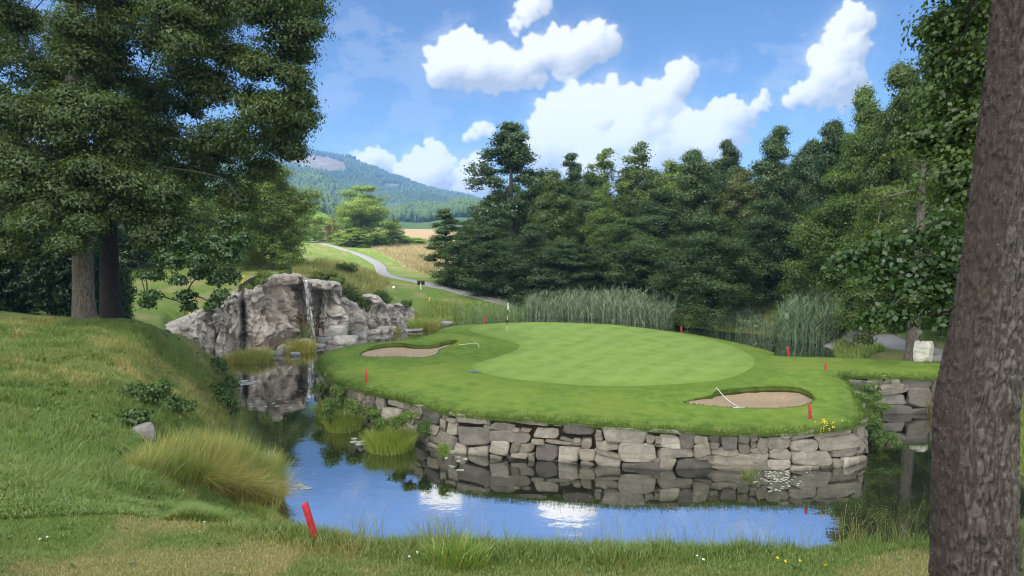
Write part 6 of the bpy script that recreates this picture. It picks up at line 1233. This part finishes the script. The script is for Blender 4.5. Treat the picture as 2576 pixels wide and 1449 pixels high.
# ------------------------------------------------------------------ mountain, its woods, the cloud that shades the pond, haze
def mountain():
    RU = np.array([-400, 300, 500, 600, 700, 745, 780, 830, 880, 930, 980, 1050, 1100, 1160, 1250, 1400, 1700, 2500, 3400], float); RV = np.array([420, 380, 362, 372, 386, 392, 392, 396, 408, 428, 452, 472, 482, 498, 520, 540, 556, 565, 565], float)
    SU = np.array([-400, 500, 640, 740, 780, 810, 850, 890, 920, 960, 1010, 1300, 3400], float); SV = np.array([440, 420, 425, 440, 448, 458, 482, 505, 520, 548, 575, 600, 600], float)
    TU = np.array([-400, 700, 780, 830, 860, 920, 970, 1010, 1080, 1160, 1300, 3400], float); TV_ = np.array([480, 490, 500, 530, 560, 575, 560, 548, 545, 540, 545, 566], float)
    def el(v): return np.tan(np.arctan((724.5 - v) / FPX) - PITCH)
    def height(u, D):
        j = (fbm(u * .012, D * .004, 0, 4, 301) - .5)
        zr = CAM_H + el(np.interp(u, RU, RV)) * 2300; t = np.clip((D - 900) / 1400, 0, 1); z = np.where(D < 2300, zr * t ** 1.1, zr - (D - 2300) * .3)
        zs = CAM_H + el(np.interp(u, SU, SV)) * 1550; z2 = zs * np.clip(1 - ((D - 1550) / np.where(D < 1550, 700, 420)) ** 2, -1, 1)
        zt = CAM_H + el(np.interp(u, TU, TV_)) * 950; z3 = zt * np.clip(1 - ((D - 950) / np.where(D < 950, 420, 300)) ** 2, -1, 1)
        return np.maximum(np.maximum(z, z2), z3) + j * 26 * np.clip((D - 450) / 500, 0, 1) + 4
    us = np.linspace(-400, 3000, 400); Ds = np.geomspace(430, 2600, 160); U, D = np.meshgrid(us, Ds); Z = height(U, D); X = (U - 1288) / FPX * (D * CP)
    clear = inpoly(*proj(np.stack([X, D, Z], -1)), [(700, 385), (760, 386), (830, 396), (866, 408), (872, 428), (850, 440), (800, 432), (740, 420), (700, 412)]) & (D > 1750)
    gl = lambda cu, cv, ru, rv: (lambda q: ((q[0] - cu) / ru) ** 2 + ((q[1] - cv) / rv) ** 2 < 1)(proj(np.stack([X, D, Z], -1))) & (D > 1750)
    clear2 = gl(985, 470, 30, 9) | gl(1042, 505, 22, 10) | gl(955, 452, 16, 6)
    b = MB(); b.add(np.stack([X, D, Z], -1).reshape(-1, 3), grid_faces(len(Ds), len(us)), clear=np.maximum(clear * 1.0, clear2 * .55).ravel())
    m, nt = newmat('mountain_slope'); T = NT(nt); p = T.pos(); c = T.mix(T.noise(p, .02, 5.0), (.030, .055, .022), (.05, .085, .03)); n = T.noise(T.scaled(p, (.05, .02, .1)), 1.0, 5.0, .7)
    c = T.mix(T.attr('clear'), c, T.mix(T.mapr(n, .35, .65), (.075, .066, .050), (.130, .112, .090))); T.out(T.bsdf(c, 1.0, 0)); tag(b.obj('mountain', m, smooth=True), 'long wooded mountain ridge falling to the right with a cleared brown slope', 'mountain', kind='structure')
    rng = rs(800); N = 30000; u = rng.uniform(660, 1330, N); Dd = np.where(rng.random(N) < .55, rng.uniform(650, 1600, N), rng.uniform(1400, 2320, N)); z = height(u, Dd); x = (u - 1288) / FPX * Dd * CP; uu, vv = proj(np.stack([x, Dd, z], -1))
    cl = inpoly(uu, vv, [(700, 385), (760, 387), (830, 397), (866, 410), (872, 428), (850, 440), (800, 432), (740, 420), (700, 412)]) & (Dd > 1750)
    for cu, cv, ru, rv in ((985, 470, 28, 8), (1042, 505, 20, 9), (955, 452, 14, 5)): cl |= (((uu - cu) / ru) ** 2 + ((vv - cv) / rv) ** 2 < 1) & (Dd > 1750)
    k = ~cl; u, Dd, z, x = u[k], Dd[k], z[k], x[k]
    # a thin row of tall trees left standing on the crest above the clearing
    uc = np.concatenate([rng.uniform(735, 800, 46), rng.uniform(800, 900, 120)]); Dc = np.full(len(uc), 2295.0) + rng.uniform(-12, 4, len(uc)); n1 = len(u)
    u = np.r_[u, uc]; Dd = np.r_[Dd, Dc]; z = np.r_[z, height(uc, Dc)]; x = np.r_[x, (uc - 1288) / FPX * Dc * CP]; n = len(u)
    h = rng.uniform(9, 16, n) * np.interp(Dd, [650, 2300], [.75, 1.0]); con = fbm(x * .006, Dd * .006, 0, 3, 5) + rng.normal(0, .1, n) > .5; w = h * np.where(con, .24, .36); h[n1:] = rng.uniform(15, 22, n - n1); w[n1:] = rng.uniform(3, 4.5, n - n1)
    lift = np.zeros(n); lift[n1:] = h[n1:] * .30
    a = np.linspace(0, 6.283, 6, endpoint=False)[None] + rng.uniform(0, 1, (n, 1)); rw = w[:, None] * rng.uniform(.75, 1.25, (n, 6)); zr = z + lift + (h - lift) * np.where(con, .12, .45); zu = z + lift + (h - lift) * np.where(con, .5, .82); r2 = rw * np.where(con, .5, .62)[:, None]
    r1 = np.stack([x[:, None] + rw * np.cos(a), Dd[:, None] + rw * np.sin(a), zr[:, None] + h[:, None] * rng.normal(0, .05, (n, 6))], -1); rr2 = np.stack([x[:, None] + r2 * np.cos(a + .5), Dd[:, None] + r2 * np.sin(a + .5), zu[:, None] + h[:, None] * rng.normal(0, .04, (n, 6))], -1)
    tip = np.stack([x, Dd, z + h], -1)[:, None]; bot = np.stack([x, Dd, z + lift], -1)[:, None]; Vv = np.concatenate([bot, r1, rr2, tip], 1); q = []; i = np.arange(6); j = (i + 1) % 6
    f = np.concatenate([np.stack([0 * i, 1 + j, 1 + i], 1), np.stack([1 + i, 1 + j, 7 + j], 1), np.stack([1 + i, 7 + j, 7 + i], 1), np.stack([7 + i, 7 + j, 0 * i + 13], 1)]); F = (np.arange(n) * 14)[:, None, None] + f[None]
    tn = np.clip(np.where(Dd < 1250, .35, 0) + np.where(con, .2, .6) + rng.normal(0, .18, n) + .5 * (fbm(x * .012, Dd * .009, 0, 3, 17) - .5), 0, 1); b = MB(); b.add(Vv.reshape(-1, 3), F.reshape(-1, 3), tint=np.repeat(tn, 14))
    m, nt = newmat('far_tree'); T = NT(nt); c = T.mix(T.attr('tint'), (.012, .030, .020), (.052, .082, .032)); T.out(T.bsdf(c, 1.0, 0)); tag(b.obj('hillside_forest', m), 'mixed forest covering the slopes of the distant mountain', 'forest', kind='stuff')
    # treetops standing clear on their stems along the crest
    b = MB()
    for k_ in range(n1, n, 1):
        if u[k_] < 805: b.add(*tube([(x[k_], Dd[k_], z[k_] - 2), (x[k_], Dd[k_], z[k_] + 4), (x[k_], Dd[k_], z[k_] + lift[k_] + 3)], .55, 5))
    tag(b.obj('crest_stems', BARK_DARK), 'row of bare stems under the tree tops on the mountain crest', 'tree stems', kind='stuff')
mountain()
def shade_cloud():  # unseen cloud, sized and thinned to shade only the foreground
    rng = rs(900); c = np.array([0, 30, 0]) + SUN_DIR / SUN_DIR[2] * 900; n, k = 90, 64; th = np.linspace(0, 2 * math.pi, n, endpoint=False); ph = np.linspace(-1, 1, k); TH, PH = np.meshgrid(th, ph); r = np.sqrt(np.clip(1 - PH ** 2, 0, 1)); lump = 1 + .35 * (fbm(np.cos(TH) * r * 2.2 + 9, np.sin(TH) * r * 2.2, PH * 2, 5, 3) - .5) * 2
    X = c[0] + 105 * r * np.cos(TH) * lump; Y = c[1] + 80 * r * np.sin(TH) * lump; Z = c[2] + 34 * PH * lump * np.where(PH < 0, .5, 1); b = MB(); b.add(np.stack([X, Y, Z], -1).reshape(-1, 3), grid_faces(k, n, True))
    m, nt = newmat('cloud_white'); T = NT(nt); d = T.n('ShaderNodeBsdfDiffuse', Color=(.95, .95, .95, 1)); t = T.n('ShaderNodeBsdfTranslucent', Color=(.95, .95, .95, 1)); tr = T.n('ShaderNodeBsdfTransparent', Color=(1, 1, 1, 1)); a = T.n('ShaderNodeMixShader', i0=.6, i1=d, i2=t); T.out(T.n('ShaderNodeMixShader', i0=CLOUD_THIN, i1=a, i2=tr))
    tag(b.obj('cloud', m, smooth=True), 'unseen white cloud before the sun behind the viewer, shaped to shade the foreground', 'cloud', kind='structure')
CLOUD_THIN = 0.42
shade_cloud()
HAZE = 2.0e-4
def haze():
    b = MB(); b.add(*box((0, 1300, 300), (5200, 2900, 640))); 
    b.v[0][:, 2] = np.where(b.v[0][:, 2] < 100, -60, 312)
    m, nt = newmat('summer_haze'); T = NT(nt); v = T.n('ShaderNodeVolumePrincipled', Density=HAZE); v.inputs['Color'].default_value = (.30, .54, 1.0, 1); v.inputs['Anisotropy'].default_value = 0.2; o = T.n('ShaderNodeOutputMaterial'); nt.links.new(v.outputs[0], o.inputs['Volume'])
    tag(b.obj('haze', m), 'thin bluish summer haze filling the air toward the mountain', 'haze', kind='stuff')
if HAZE: haze()
